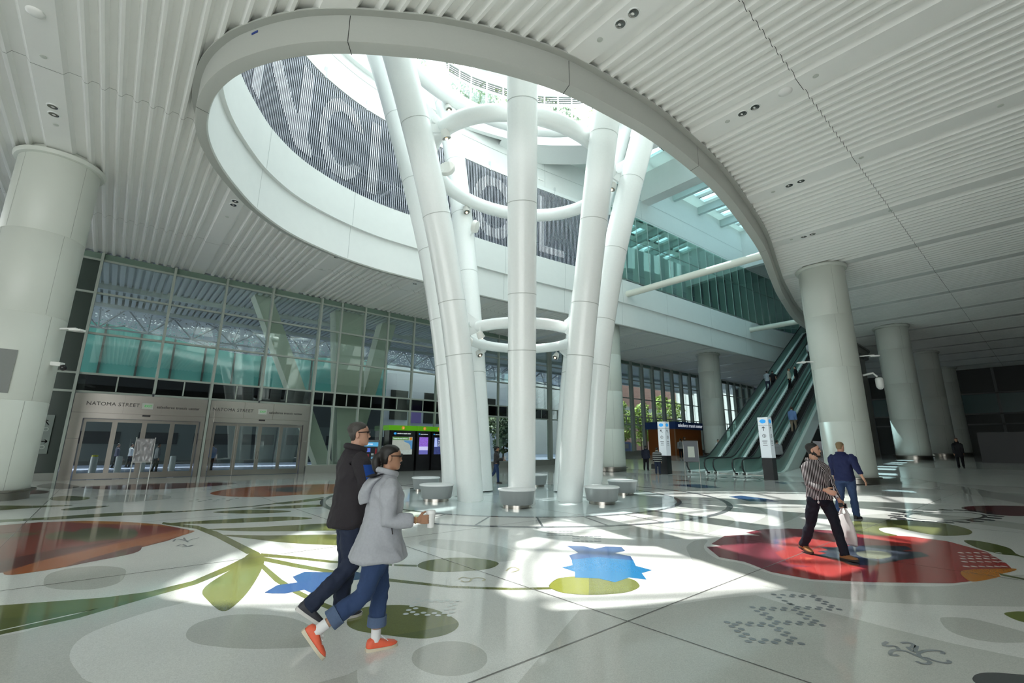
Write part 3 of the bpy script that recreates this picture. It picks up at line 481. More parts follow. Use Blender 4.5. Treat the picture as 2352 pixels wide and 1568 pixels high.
# skylight bays over the escalator side
SKYL = mat('skylight_soffit', (.74,.83,.82), .5)
def translucent(m, amt, col):
    nt = m.node_tree; b = nt.nodes['Principled BSDF']; o = nt.nodes['Material Output']; t = nt.nodes.new('ShaderNodeBsdfTranslucent'); t.inputs[0].default_value = (*col,1)
    x = nt.nodes.new('ShaderNodeMixShader'); x.inputs[0].default_value = amt; nt.links.new(b.outputs[0], x.inputs[1]); nt.links.new(t.outputs[0], x.inputs[2]); nt.links.new(x.outputs[0], o.inputs[0])
translucent(SKYL, .25, (.72,.86,.84))  # translucence added so daylight glows through and brightens the soffit
sk = MB(); ribs = [24.4, 31.2, 35.4, 39.4, 43.4, 47.4]
z = 23.9; hb = []
for a, b in zip(ribs, ribs[1:]):
    holes = []
    for j in range(4):
        ya = SKY1-.8-(j+1)*2.55; yb = ya+1.7
        for k in range(2):
            xa = a+.9+(b-a-1.0)*k*.5+.15*(j % 2); holes.append((xa, xa+.95, ya, yb))
    # cut the panel by rows of y
    ys = sorted(set([SKY0, SKY1]+[h[2] for h in holes]+[h[3] for h in holes]))
    for ya, yb in zip(ys, ys[1:]):
        hs = sorted(h for h in holes if h[2] <= ya+1e-6 and h[3] >= yb-1e-6); xc = a
        for h in hs: sk.box(xc, h[0], ya, yb, z, z+.25); xc = h[1]
        sk.box(xc, b, ya, yb, z, z+.25)
    hb += holes
sky_o = sk.build('ceiling_skylight', SKYL, kind='structure')
rb = MB()
for h in hb:
    rb.box(h[0]-.05, h[0], h[2], h[3], z-.02, z+.2); rb.box(h[0], h[1], h[2]-.04, h[2], z-.02, z+.2)
rb.build('skylight_frame', DARK, parent=sky_o)
gl = MB()
for h in hb: gl.box(h[0], h[1], h[2], h[3], z+.16, z+.18)
gl.build('skylight_pane', glass('skylight_pane_mat', (.75,.92,.97), .05), parent=sky_o)
rbm = MB()
for a in ribs[2:-1]: rbm.box(a-.18, a+.18, SKY0, SKY1, 23.2, 23.9)
rbm.build('rib', SKYL, parent=sky_o)
cb2 = MB(); cb2.box(30.6, 31.7, SKY0-1, SKY1+.4, 21.5, 23.9); cb2.build('beam_1', SPAN, kind='structure')
cb3 = MB(); cb3.box(47.3, 47.9, 9, 19.8, 19.8, 24.2); cb3.build('wall_skylight_end', SPAN, kind='structure')
cb4 = MB(); cb4.box(SKX0-.3, SKX1+.3, SKY1, SKY1+.3, 22, 24.2); cb4.box(SKX0-.3, SKX1+.3, SKY0-.3, SKY0, 22, 24.2); cb4.box(SKX0-.3, SKX0, SKY0, SKY1, 22, 24.2); cb4.build('trim_4', SPAN, kind='structure')
# ================================================================ bus deck seen through the screen
bd = MB(); bd.box(-26, 100, 33.5, 34, 13.9, 15.2); bd.box(-26, 100, 33.5, 34, 20.6, 22.); bd.box(-26.5,-26,-20,34,11.2,22.); bd.box(-26,110,-21,-20.5,11,22.); bd.build('wall_bus_deck', mat('bus_deck_wall', (.55,.60,.68), .7), kind='structure')
bp_ = MB(); bp_.box(-26, 100, 33.7, 33.75, 15.2, 20.6); bp_.build('window_added', glass('added_deck_pane', (.40,.45,.55), .05), kind='structure')  # strip window added to brighten the deck and upper hall with sky
bl = MB()
for xx in range(-4, 64, 4): bl.box(xx, xx+.25, 26.5, 26.8, 13.9, 22.0)
for zz in (15.2, 16.8, 18.6): bl.box(-10, 64, 26.4, 26.6, zz, zz+.14)
for xx in range(-4, 64, 4): bl.bar((xx+.1,26.5,14), (xx+4.1,26.5,18.6), .14)
bl.build('trim_5', mat('bus_deck_steel', (.50,.54,.60), .5), kind='structure')
# ================================================================ right-hand upper glazing with white fins
PG = part(offset_loop(OC,.28), iE, iG); PGb = part(offset_loop(OC,-.25), iE, iG)
w3 = thing('window_3', None, None, (27,19.9,14), kind='structure')
acc = 0; last = PG[0]; cur = [PG[0]]; fins = [0]
dist = [0]
for a, b in zip(PG, PG[1:]): dist.append(dist[-1]+math.dist(a, b))
def at_s(P, s):
    for k in range(len(dist)-1):
        if dist[k+1] >= s: t = (s-dist[k])/(dist[k+1]-dist[k]); return (lerp(P[k][0],P[k+1][0],t), lerp(P[k][1],P[k+1][1],t))
    return P[-1]
ns = int(dist[-1]/1.45)
for k in range(ns+1):
    s = k*1.45; p = at_s(PG, s); pb = at_s(PGb, s); g = MB(); g.bar((*pb,16.9), (*p,16.9), .07, 5.6) ; g.build('fin', mat('pale_glass_fin', (.78,.86,.82), .4), parent=w3)
    if k < ns:
        p2 = at_s(PG, s+1.43); g = MB(); g.bar((*at_s(PG,s+.02),16.93), (*p2,16.93), .02, 5.6); g.build('pane', GLASSU, parent=w3)
tr = MB(); tr.loft([[(*p,zz) for zz in (17.55,17.62)] for p in PG], cap=False); tr.loft([[(*p,14.08),(*p,14.16)] for p in PG], cap=False); tr.build('transom', MULL, parent=w3)
rail = MB(); rail.tube([(*p, 15.05) for p in PGb], .04, 6); rail.build('handrail', MULL, parent=w3)
inb = MB(); inb.box(20, 64, 25.6, 25.8, 13.9, 16.5); inb.build('wall_upper_hall', mat('upper_hall_wall', (.50,.60,.56), .6), kind='structure')
ic = MB(); ic.box(20, 64, 20.6, 33, 19.75, 19.9); ic.build('ceiling_upper_hall', SLAT, kind='structure')
# upper landing beyond the escalators
ld = MB(); ld.box(56.5, 90, 9, 20, 13.55, 13.9); ld.build('floor_landing', mat('landing_floor', (.5,.52,.5), .3), kind='structure')
lw2 = MB(); lw2.box(75, 75.3, 4, 26, 13.9, 22); lw2.build('wall_landing_end', mat('landing_end_pale', (.75,.80,.80), .5), kind='structure')  # plain wall in one even pale colour
lw3 = MB(); lw3.box(58, 90, 5.5, 6, 13.9, 22); lw3.build('wall_landing_side', SPAN, kind='structure')
# ================================================================ hall ends (far end wall dark, walls out of the daylight)
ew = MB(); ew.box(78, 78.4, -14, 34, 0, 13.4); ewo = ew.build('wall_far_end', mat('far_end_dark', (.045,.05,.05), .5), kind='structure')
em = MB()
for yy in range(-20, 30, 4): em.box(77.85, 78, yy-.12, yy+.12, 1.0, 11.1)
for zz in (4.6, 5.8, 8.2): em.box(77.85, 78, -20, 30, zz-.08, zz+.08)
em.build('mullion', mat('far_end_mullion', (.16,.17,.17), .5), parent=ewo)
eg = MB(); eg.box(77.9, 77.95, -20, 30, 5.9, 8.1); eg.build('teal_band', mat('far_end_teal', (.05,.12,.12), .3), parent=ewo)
wb = MB(); wb.box(-3, 110, -13.4, -13, 0, 13.4); wb.build('wall_back', mat('back_wall', (.09,.095,.09), .6), kind='structure')  # unseen wall; left gap lets sky light in, dark colour cuts bounce
wl_ = MB(); wl_.box(-26.4, -26, -4, 30.4, 0, 13.4); wl_.build('wall_left_end', mat('left_end_wall', (.35,.36,.34), .6), kind='structure')
# ================================================================ round building columns
def column(x, y, label, r=1.05, seam_rot=0., base=None):
    z0 = fz(x); t = thing('column', label, 'column', (x,y,z0), 'round white columns of the hall'); B = MB()
    for a, b in ((0.28,2.9),(2.93,5.6),(5.63,8.3),(8.33,HZ-z0+.1)): B.lathe([(r-.012,a-.015),(r,a),(r,b),(r-.012,b+.015)], (x,y,z0), 64)
    B.build('shaft', COLM, parent=t, smooth=40)
    g = MB()
    for k in range(4):
        a = seam_rot+k*PI/2
        for (za, zb, da) in ((.3,2.9,0),(2.93,5.6,.16),(5.63,8.3,0),(8.33,11.0-z0,.16)):
            c, s_ = math.cos(a+da), math.sin(a+da); e = .006
            g.add([(x+(r+.003)*c+e*s_, y+(r+.003)*s_-e*c, z0+za),(x+(r+.003)*c-e*s_, y+(r+.003)*s_+e*c, z0+za),(x+(r+.003)*c-e*s_, y+(r+.003)*s_+e*c, z0+zb),(x+(r+.003)*c+e*s_, y+(r+.003)*s_-e*c, z0+zb)], [(0,1,2,3)])
    g.build('panel_seam', mat('column_seam', (.40,.42,.38), .7), parent=t)
    k = MB(); k.lathe([(r+.02,0),(r+.02,.22),(r+.14,.24),(r+.14,.29),(r,.30)], (x,y,z0), 64); k.build('base_ring', STEELD, parent=t, smooth=40)
    c = MB(); c.lathe([(r,HZ-z0-.20),(r+.10,HZ-z0-.18),(r+.14,HZ-z0-.10),(r+.14,HZ-z0-.05),(r,HZ-z0-.04)], (x,y,z0), 64); c.build('cap_ring', COLM, parent=t, smooth=40)
    return t
column(-2.64, 21.2, 'huge round white column left of the street doors', seam_rot=-1.0)
column(28.0, 7.0, 'huge round white column behind the two walking men on the right', seam_rot=-2.6)
column(27.6, 21.3, 'white round column just right of and behind the tubular light column', seam_rot=-2.3)
column(46.0, 22.5, 'pale round column left of the escalators beside the orange booth', seam_rot=-2.3)
column(46.0, 7.4, 'greenish pale column directly right of the huge right-hand column', seam_rot=-2.6)
column(61.0, 7.6, 'dark shaded column second beyond the huge right-hand column', seam_rot=-2.6)
column(74.5, 7.8, 'dark column farthest back on the right near the end wall', seam_rot=-2.6)
# ================================================================ the flared tubular light column (one steel structure)
AX = (11.1, 12.4); d0 = math.atan2(-AX[1], -AX[0])
EWP = [(0,2.25),(3.34,2.66),(5.58,3.07),(7,3.41),(9,3.94),(11.5,4.76),(14.2,5.78),(16.6,6.9),(19.5,8.05),(23.5,9.3),(27,10.1)]
NSP = [(0,2.1),(3.36,2.52),(5.4,2.78),(7,3.06),(9.8,3.52),(12.8,4.06),(15,4.6),(17.4,5.1),(20,6.0),(23.2,7.1),(27,7.9)]
DGP = [(0,2.33),(3.3,2.6),(5.2,2.82),(7.2,3.2),(8.6,3.42),(10.4,3.92),(12.4,4.45),(14.5,5.1),(16.5,5.6),(18.3,6.3),(20.5,7.0),(23.5,8.0),(27,8.8)]
lcol = thing('light_column', 'flared basket of eight white steel tubes rising through the oval opening', 'light column', (*AX,0))
def pole_r(k, z): return interp((DGP, EWP, DGP, NSP)[k % 4], z)
def pole_xy(k, z):
    a = d0-k*PI/4; r = pole_r(k, z); return (AX[0]+r*math.cos(a), AX[1]+r*math.sin(a), z)
for k in range(8):
    zs = [0,.6,1.6,2.6,3.6,4.6,5.4,6.2,7,8,9,10,11,12,13,14,15,16,17,18,19,20,21,22,23,24,25,26,27]
    pts = [pole_xy(k, z) for z in zs]
    for _ in range(3): pts = [pts[0]]+[tuple((pts[i-1][j]+2*pts[i][j]+pts[i+1][j])/4 for j in range(3)) for i in range(1,len(pts)-1)]+[pts[-1]]
    b = MB(); b.tube(pts, [.40+.0065*z for z in zs], 28); po = b.build('pole', POLE, parent=lcol, smooth=40)
    j = MB()
    for zz in (4.62, 6.35, 8.9, 12.3, 15.4, 18.6):
        i = min(range(len(zs)), key=lambda i: abs(zs[i]-zz)); p, q_ = Vector(pts[i]), Vector(pts[i+1]); d = (q_-p).normalized(); r = .403+.0065*zs[i]
        j.tube([p-d*.012, p+d*.012], r+.003, 28, cap=False)
    j.build('weld_seam', SEAM, parent=po)
RINGS = [(5.6, 2.12, 2.02, .19), (12.4, 3.85, 3.15, .29), (18.8, 6.75, 4.85, .38), (24.2, 8.4, 6.6, .62)]
def ring_pt(rx, ry, a): return (AX[0]+rx*math.cos(a), AX[1]+ry*math.sin(a))
for z, rx, ry, tr_ in RINGS:
    b = MB(); b.tube([(*ring_pt(rx, ry, 2*PI*i/80), z) for i in range(80)], tr_, 16, closed=True); b.build('ring', POLE, parent=lcol, smooth=40)
    for k in range(8):      # gusset plate and pin from each tube to the ring
        a = d0-k*PI/4; p = Vector(pole_xy(k, z)); c = Vector((AX[0], AX[1], z)); u = (c-p).normalized()
        tt = Vector((*ring_pt(rx, ry, math.atan2((p-c).y/ry, (p-c).x/rx)), z)); L = (tt-p).length; side = Vector((-u.y, u.x, 0)); h = .45+.03*z
        g = MB(); pr = [p+Vector((0,0,h))-u*.1, p-Vector((0,0,h*1.1))-u*.05, p+u*(L-tr_*.3)+Vector((0,0,-.22)), p+u*(L-tr_*.3)+Vector((0,0,.22))]
        g.add([x+side*.05 for x in pr]+[x-side*.05 for x in pr], [(0,1,2,3),(7,6,5,4),(0,4,5,1),(1,5,6,2),(2,6,7,3),(3,7,4,0)])
        mid = p+u*(L*.62); g.tube([mid-side*.11, mid+side*.11], .09, 12)
        g.build('bracket', POLE, parent=lcol, smooth=40)
# floodlights held by the rings
def spot(loc, aim, label, name='spotlight', s=1.):
    t = thing(name, label, 'spotlight', loc, 'small spotlights on the light column'); l = Vector(loc); d = (Vector(aim)-l).normalized()
    b = MB(); b.tube([l-d*.14*s, l-d*.13*s, l-d*.02*s, l+d*.10*s, l+d*.12*s], [.03*s,.10*s,.13*s,.14*s,.14*s], 16); b.build('housing', mat('spot_housing', (.74,.74,.70), .35), parent=t, smooth=40)
    c = MB(); c.tube([l+d*.121*s, l+d*.128*s], .115*s, 16); c.build('reflector', CHROME, parent=t)
    e = MB(); e.sphere(l+d*.13*s, .045*s, 10, 6); e.build('lamp', mat('warm_lamp', (.9,.8,.6), .4, emit=(1,.80,.50), est=1.6), parent=t, smooth=40)
    k = MB(); k.bar(l-d*.02, l-d*.02+Vector((0,0,.34*s)), .05*s, .03*s); k.build('bracket', POLE, parent=t); return t
lab = {1:('left front tube','low'),}
names8 = ['nearest tube','left front tube','far left tube','left rear tube','rear tube','right rear tube','far right tube','right front tube']
for ri, (z, rx, ry, tr_) in enumerate(RINGS[:3]):
    for k in ((1,2,7,6,3,5) if ri == 0 else (1,7,3,4,6) if ri == 1 else (3,4,5)):
        a = d0-k*PI/4; c, s_ = math.cos(a), math.sin(a); f = math.hypot(c*rx, s_*ry)
        p = (AX[0]+(f+.12)*c-.28*s_, AX[1]+(f+.12)*s_+.28*c, z-tr_-.16)
        spot(p, (AX[0]-(1 if ri else 2)*c, AX[1]-(1 if ri else 2)*s_, 0), 'small white spotlight under the %s steel ring, beside the %s' % (('lowest','middle','upper')[ri], names8[k]), s=(.9,1.15,1.3)[ri])
for k, zz, nm in ((1,10.4,'left front tube'),(3,10.6,'left rear tube'),(2,4.85,'far left tube')):
    p = pole_xy(k, zz); a = d0-k*PI/4; l = (p[0]-.75*math.cos(a), p[1]-.75*math.sin(a), zz+.5)
    t = thing('floodlight', 'round white disc floodlight facing away beside the %s' % nm, 'floodlight', l, 'disc floodlights on the light column')
    b = MB(); u = Vector((math.cos(a+.6), math.sin(a+.6), .35)).normalized(); b.tube([Vector(l)-u*.12, Vector(l)-u*.08, Vector(l)+u*.08, Vector(l)+u*.1], [.1,.26,.30,.28], 20); b.build('housing', mat('spot_housing', (.74,.74,.70), .35), parent=t, smooth=40)
    k_ = MB(); k_.bar(l, (l[0]+.5*math.cos(a), l[1]+.5*math.sin(a), l[2]-.45), .06, .06); k_.build('bracket', POLE, parent=t)
# ================================================================ wire screen with lit letters round the bus deck
SC = part(offset_loop(OC,.36), iS, iE); sd = [0]
for a, b in zip(SC, SC[1:]): sd.append(sd[-1]+math.dist(a, b))
def sc_at(s):
    for k in range(len(sd)-1):
        if sd[k+1] >= s: t = (s-sd[k])/(sd[k+1]-sd[k]); return (lerp(SC[k][0],SC[k+1][0],t), lerp(SC[k][1],SC[k+1][1],t))
    return SC[-1]
def sc_s(px, py): i = min(range(len(SC)), key=lambda i: (SC[i][0]-px)**2+(SC[i][1]-py)**2); return sd[i]
scr = thing('wire_screen', 'tall screen of fine vertical steel rods round the upper deck with big pale letters', 'screen', (*SC[len(SC)//2],13.9))
N = int(sd[-1]/.115)
rods = MB(); lit = MB()
def on_letter(s, z):
    u = None
    for ch, s0, w in LETTERS:
        if s0-.3 <= s <= s0+w+.3:
            u = (s-s0)/w; v = (z-14.25)/4.1
            if v < 0 or v > 1: return False
            T = .17
            if ch == 'N': return abs(u-T/2) < T/2 or abs(u-1+T/2) < T/2 or abs((1-v)-u) < .17
            if ch == 'I': return 0 <= u <= 1
            if ch == 'C': r = math.hypot((u-.5)/.5, (v-.5)/.5); return .70 < r < 1.04 and not (u > .62 and abs(v-.5) < .22)
            if ch == 'O': r = math.hypot((u-.5)/.5, (v-.5)/.5); return .70 < r < 1.04
            if ch == 'L': return 0 <= u < .2 or (v < .13 and 0 <= u <= 1)
            if ch == 'E': return 0 <= u < .2 or ((v < .13 or v > .87 or abs(v-.5) < .07) and 0 <= u <= 1)
    return False
AZ = [math.degrees(math.atan2(p[0], p[1])) for p in SC]; iA = min(range(len(SC)), key=lambda i: AZ[i])
def az(deg): return sd[min(range(iA, len(SC)), key=lambda i: abs(AZ[i]-deg))]
LETTERS = [(ch, az(a0), az(a1)-az(a0)) for ch, a0, a1 in (('N',6.6,13.4),('C',15.0,20.6),('I',21.0,22.3),('I',26.3,27.6),('O',34.6,41.0),('L',43.6,47.0),('E',49.5,55.0))]
for i in range(N):
    s = i*.115; p = sc_at(s); p2 = sc_at(s+.02); t = Vector((p2[0]-p[0], p2[1]-p[1])).normalized() if s+.02 < sd[-1] else Vector((1,0)); nn = Vector((-t.y, t.x))
    w = .022
    def rod(B, z0, z1, w, o=0):
        q = Vector(p)+nn*o
        B.add([(q.x-t.x*w-nn.x*w, q.y-t.y*w-nn.y*w, z) for z in (z0,z1)]+[(q.x+t.x*w-nn.x*w, q.y+t.y*w-nn.y*w, z) for z in (z0,z1)]+[(q.x+nn.x*w, q.y+nn.y*w, z) for z in (z0,z1)], [(0,2,3,1),(2,4,5,3),(4,0,1,5)])
    rod(rods, 13.78, 18.9, w)
    zz = 14.0; st = None
    while zz < 18.9:
        o = on_letter(s, zz)
        if o and st is None: st = zz
        if st is not None and (not o or zz > 18.7): rod(lit, st, zz, .024, -.03 if nn.dot(Vector((11-p[0],13-p[1]))) < 0 else .03); st = None
        zz += .1
ro = rods.build('rod', mat('screen_rod', (.46,.47,.53), .4, metal=.3), parent=scr); ro['kind'] = 'stuff'
lo_ = lit.build('lettering', mat('screen_letter', (.62,.64,.66), .4, emit=(.9,.92,1), est=.12), parent=scr); lo_['label'] = 'pale lit letters on the rods'
fr = MB(); fr.loft([[(*p,18.86),(*p,18.93)] for p in SC], cap=False)
for i in range(0, len(SC), 8): fr.box(SC[i][0]-.06, SC[i][0]+.06, SC[i][1]-.06, SC[i][1]+.06, 18.85, 19.45)
fr.build('top_rail', mat('screen_rail', (.62,.64,.64), .4), parent=scr)
# ================================================================ roof park parapet: posts, glass, louvres; dome ribs over the hole
PR = offc(RC, .10); rail_t = thing('glass_parapet', 'curved glass parapet with grey louvre band round the roof opening', 'parapet', (*RC[0],22.42))
npst = 40; step = len(PR)//npst
for k in range(0, len(PR), 3):
    a = PR[k]; b = PR[(k+3) % len(PR)]
    g = MB(); g.box(a[0]-.05, a[0]+.05, a[1]-.05, a[1]+.05, 22.42, 25.6); g.build('post', POLE, parent=rail_t)
    g = MB(); g.bar((*a,23.35), (*b,23.35), .02, 1.85); g.build('pane', glass('parapet_pane', (.93,.97,.97), .04), parent=rail_t)
    if a[0] < 5.2 and a[1] > 9: continue
    g = MB()
    for zz in (24.55, 24.70, 24.85, 25.0): g.bar((*a,zz), (*b,zz), .05, .07)
    g.build('louvre', mat('louvre_grey', (.11,.12,.115), .5), parent=rail_t)
    g = MB(); g.bar((*a,24.36), (*b,24.36), .09, .14); g.build('rail', POLE, parent=rail_t); g = MB(); g.bar((*a,25.12), (*b,25.12), .06, .08); g.build('top_rail', POLE, parent=rail_t)
dm = thing('skylight_dome', 'white ribbed glass dome over the roof opening', 'skylight', (12,13.8,25.6)); cx_, cy_ = 12., 13.8
rb_ = MB()
def dome(i, v):
    p = PR[i % len(PR)]; return (lerp(p[0],cx_,v), lerp(p[1],cy_,v), 25.6+5.2*math.sin(v*PI/2))
for i in range(0, len(PR), 12): rb_.tube([dome(i, v/8) for v in range(9)], .11, 8)
for v in (.33,.62): rb_.tube([dome(i, v) for i in range(0, len(PR), 4)], .10, 8, closed=True)
rb_.build('rib', POLE, parent=dm, smooth=40)
dg_ = MB(); dg_.loft([[dome(i, v/6*.98) for i in range(0, len(PR), 4)] for v in range(7)], cap=False); dg_.build('pane', glass('dome_pane', (.95,.98,.98), .03), parent=dm, smooth=60)
# trees of the roof park behind the parapet
LEAF = mat('leaf_green', (.16,.26,.05), .6, noise_amt=.5, noise_scale=3); LEAF2 = mat('leaf_bright', (.30,.42,.07), .6, noise_amt=.4, noise_scale=3); LEAF3 = mat('leaf_dark', (.06,.11,.035), .6, noise_amt=.5, noise_scale=3)
BARK = mat('bark', (.12,.09,.06), .9, noise_amt=.3)
def tree(name, x, y, z, h, r, label, m, seed, n=1500, category='tree', group=None, leaf=.16, crown=(.5,.9)):
    rnd = random.Random(seed); t = thing(name, label, category, (x,y,z), group)
    b = MB(); b.tube([(x,y,z-.05),(x+.1,y,z+h*.3),(x,y+.1,z+h*.65)], [.12,.10,.05], 8)
    for k in range(5):
        a = k*1.3; b.tube([(x,y,z+h*.35+k*.1),(x+r*.6*math.cos(a),y+r*.6*math.sin(a),z+h*.7)], [.06,.02], 6)
    b.build('trunk', BARK, parent=t, smooth=60)
    f = MB(); blobs = [(x+r*.55*math.cos(i*2.4)*rnd.uniform(.3,1), y+r*.55*math.sin(i*2.4)*rnd.uniform(.3,1), z+h*rnd.uniform(*crown), r*rnd.uniform(.35,.6)) for i in range(9)]
    for i in range(n):
        bx, by, bz, br = blobs[i % 9]; u = Vector((rnd.gauss(0,1), rnd.gauss(0,1), rnd.gauss(0,1))).normalized()*br*rnd.uniform(.75,1.05); c = Vector((bx,by,bz))+u
        a = Vector((rnd.uniform(-1,1), rnd.uniform(-1,1), rnd.uniform(-1,1))).normalized(); e = a.orthogonal().normalized(); w = leaf*rnd.uniform(.7,1.3)
        f.add([c-a*w, c+e*w*.5, c+a*w, c-e*w*.5], [(0,1,2,3)])
    f.build('foliage', m, parent=t); return t
for k, (tx, ty, hh, m, nm) in enumerate([(5.5,24.4,4.2,LEAF,'dark roof park tree leftmost behind the far parapet'),(9.5,24.6,4.,LEAF3,'roof park tree behind the far parapet, left of the rear tubes'),(13.,24.4,3.8,LEAF2,'bright roof park tree behind the parapet left of the nearest tube'),(16.6,24.2,4.,LEAF,'roof park tree behind the parapet by the rear steel tube'),(19.6,23.,3.8,LEAF2,'bright roof park tree behind the parapet right of the nearest tube'),(22.6,21.4,4.,LEAF,'roof park tree behind the parapet beside the right front tube'),(25.2,18.4,4.2,LEAF2,'roof park tree glimpsed between the right-hand tubes')]):
    tree('tree', tx, ty, 22.4, hh*1.55, 2.3, nm, m, 30+k, 2600, leaf=.19, group='roof park trees', crown=(.22,.8))
# ================================================================ horizontal tube struts bracing the opening
for X, y0, y1, z, r, nm in ((27.95, 19.7, 8.9, 12.85, .24, 'long white tube strut crossing the opening to the right of the light column'), (46.6, 18.7, 10.9, 13.05, .24, 'short white tube strut crossing above the escalators')):
    b = MB(); b.tube([(X,y0-.3,z),(X,y1+.4,z)], r, 20); b.build('tube_strut', mat('strut_cream', (.76,.77,.68), .35), smooth=40, loc=(X,(y0+y1)/2,z), label=nm, category='strut')
# ================================================================ drum benches round the light column
bench_places = [((9.40,15.95),'brushed steel drum bench behind the woman in the white jacket'),((7.97,12.85),'drum bench with white top right beside the paper coffee cup'),((8.90,10.15),'drum bench with white top in front of the nearest steel tube'),((11.5,9.25),'drum bench front of the pair on the right of the steel tubes'),((14.3,10.55),'drum bench rear of the pair on the right of the steel tubes'),((14.2,15.0),'drum bench mostly hidden behind the nearest steel tube')]
bx, by = bench_places[0][0]
bt = thing('drum_bench', bench_places[0][1], 'bench', (bx,by,0), 'drum benches round the light column')
b = MB(); b.lathe([(.39,.0),(.39,.09)], (bx,by,0), 40); b.build('base_ring', STEEL, parent=bt, smooth=40)
b = MB(); b.lathe([(.44,.09),(.455,.11),(.505,.44),(.51,.455)], (bx,by,0), 48); b.build('body', mat('silver_paint', (.36,.37,.37), .38, metal=.35), parent=bt, smooth=40)
b = MB(); b.lathe([(.51,.455),(.53,.46),(.535,.475),(.53,.495),(.515,.505),(0.01,.51)], (bx,by,0), 48); b.build('seat_top', mat('bench_white', (.90,.91,.91), .35), parent=bt, smooth=40)
for (px_, py_), nm in bench_places[1:]: copy_thing(bt, (px_,py_,0), nm)
# ================================================================ recessed ceiling lights, detectors
def dl(x, y, label, r=.115):
    t = thing('downlight', label, 'ceiling light', (x,y,HZ), 'recessed downlights in the metal ceiling')
    b = MB(); b.lathe([(r,-.018),(r+.022,-.020),(r+.03,0.0)], (x,y,HZ), 28, cap=False); b.build('trim_ring', mat('trim_white', (.8,.82,.8), .3), parent=t, smooth=40)
    c = MB(); c.lathe([(r*1.01,-.016),(r*.85,-.010),(r*.5,-.006),(.01,-.005)], (x,y,HZ), 28, cap=False); c.build('reflector', CHROME, parent=t, smooth=60)
    e = MB(); e.sphere((x,y+.02,HZ-.012), (.045,.03,.01), 10, 6); e.build('lamp', mat('lamp_frost', (.8,.8,.78), .4), parent=t); return t
for x, ys, where in ((7.54,(5.04,4.68),'on the strip at the top edge of the photo'),(12.64,(4.49,4.14),'on the second strip right of the oval rim'),(17.78,(5.02,4.63),'on the third strip right of the oval rim'),(22.92,(6.18,5.83),'on the fourth strip above the huge right column'),(-2.64,(17.42,17.85),'above the huge left column'),(2.46,(19.95,20.33),'left of the oval rim over the street doors'),(7.58,(22.46,22.86),'below the oval rim over the leaning columns'),(12.61,(23.72,),'beside the far left steel tube')):
    for k, y in enumerate(ys): dl(x, y, ('downlight %s' % where) if len(ys) == 1 else '%s downlight of the pair %s' % (('left','right')[k] if where[:2]=='on' else ('upper','lower')[k], where))
def disc(x, y, label, r=.07, name='sprinkler_cover', cat='sprinkler'):
    b = MB(); b.lathe([(r,0),(r,-.008),(r*.8,-.014),(.01,-.016)], (x,y,HZ), 20); b.build(name, mat('cover_grey', (.55,.58,.53), .5), smooth=40, loc=(x,y,HZ), label=label, category=cat, group='small discs on the ceiling')
for x, y, nm in ((7.52,5.62,'small round cover next to the topmost downlight pair'),(12.64,4.93,'small round cover next to the second downlight pair'),(12.66,2.62,'small round cover beyond the dome detector on the second strip'),(17.81,5.59,'small round cover next to the third downlight pair'),(17.76,2.81,'small round cover mid third ceiling strip'),(17.81,-.44,'small round cover at the right edge of the third ceiling strip'),(22.83,6.67,'small round cover next to the fourth downlight pair'),(22.91,3.01,'small round cover mid fourth ceiling strip'),(-2.67,15.13,'small round cover on the left strip before the joint line'),(-2.64,18.45,'small round cover beyond the left downlight pair'),(2.46,21.67,'small round cover beyond the downlights over the doors'),(7.58,25.1,'small round cover beyond the downlights over the leaning columns')): disc(x, y, nm)
for x, y, nm in ((12.65,3.35,'white dome detector on the second ceiling strip'),(-2.68,13.53,'white dome detector at the top left corner of the photo')):
    b = MB(); b.lathe([(.17,0),(.17,-.02),(.13,-.05),(.07,-.07),(.01,-.075)], (x,y,HZ), 28); b.build('smoke_detector', WHITE, smooth=60, loc=(x,y,HZ), label=nm, category='detector', group='dome detectors')
# ================================================================ street-side glass wall
w1 = thing('window_1', None, None, (10,YW,0), kind='structure')
MX = [-5.4,-3.5,-1.55,1.48,3.97,6.45,9.4,10.8,12.45,14.2,16.3,18.4,20.4,22.4,24.5,26.5,28.5]
MX2 = [30.6+2.15*i for i in range(22)]
ALLX = MX+MX2; TZ = [4.12,5.0,7.0,9.05,10.78]
PANE = GLASS; HOPPER = glass('dark_hopper_pane', (.16,.17,.17), .10)
HEADM = mat('green_head_panel', (.17,.25,.20), .35); BACKP = mat('dark_green_backing', (.045,.065,.055), .25)
for i, x in enumerate(ALLX):
    deep = x > 30; z0 = 4.2 if x in (1.48, 6.45) else (0.45 if x > 9 else 0); z0 += fz(x) if x > 9 else 0
    b = MB(); b.box(x-.055, x+.055, YW-(.30 if -2 < x < 10 else .12), YW+.10, z0, HZ-.02)
    if deep: b.box(x-.16, x+.16, YW-.25, YW+.12, z0, HZ-.02)
    b.build('mullion', MULL, parent=w1)
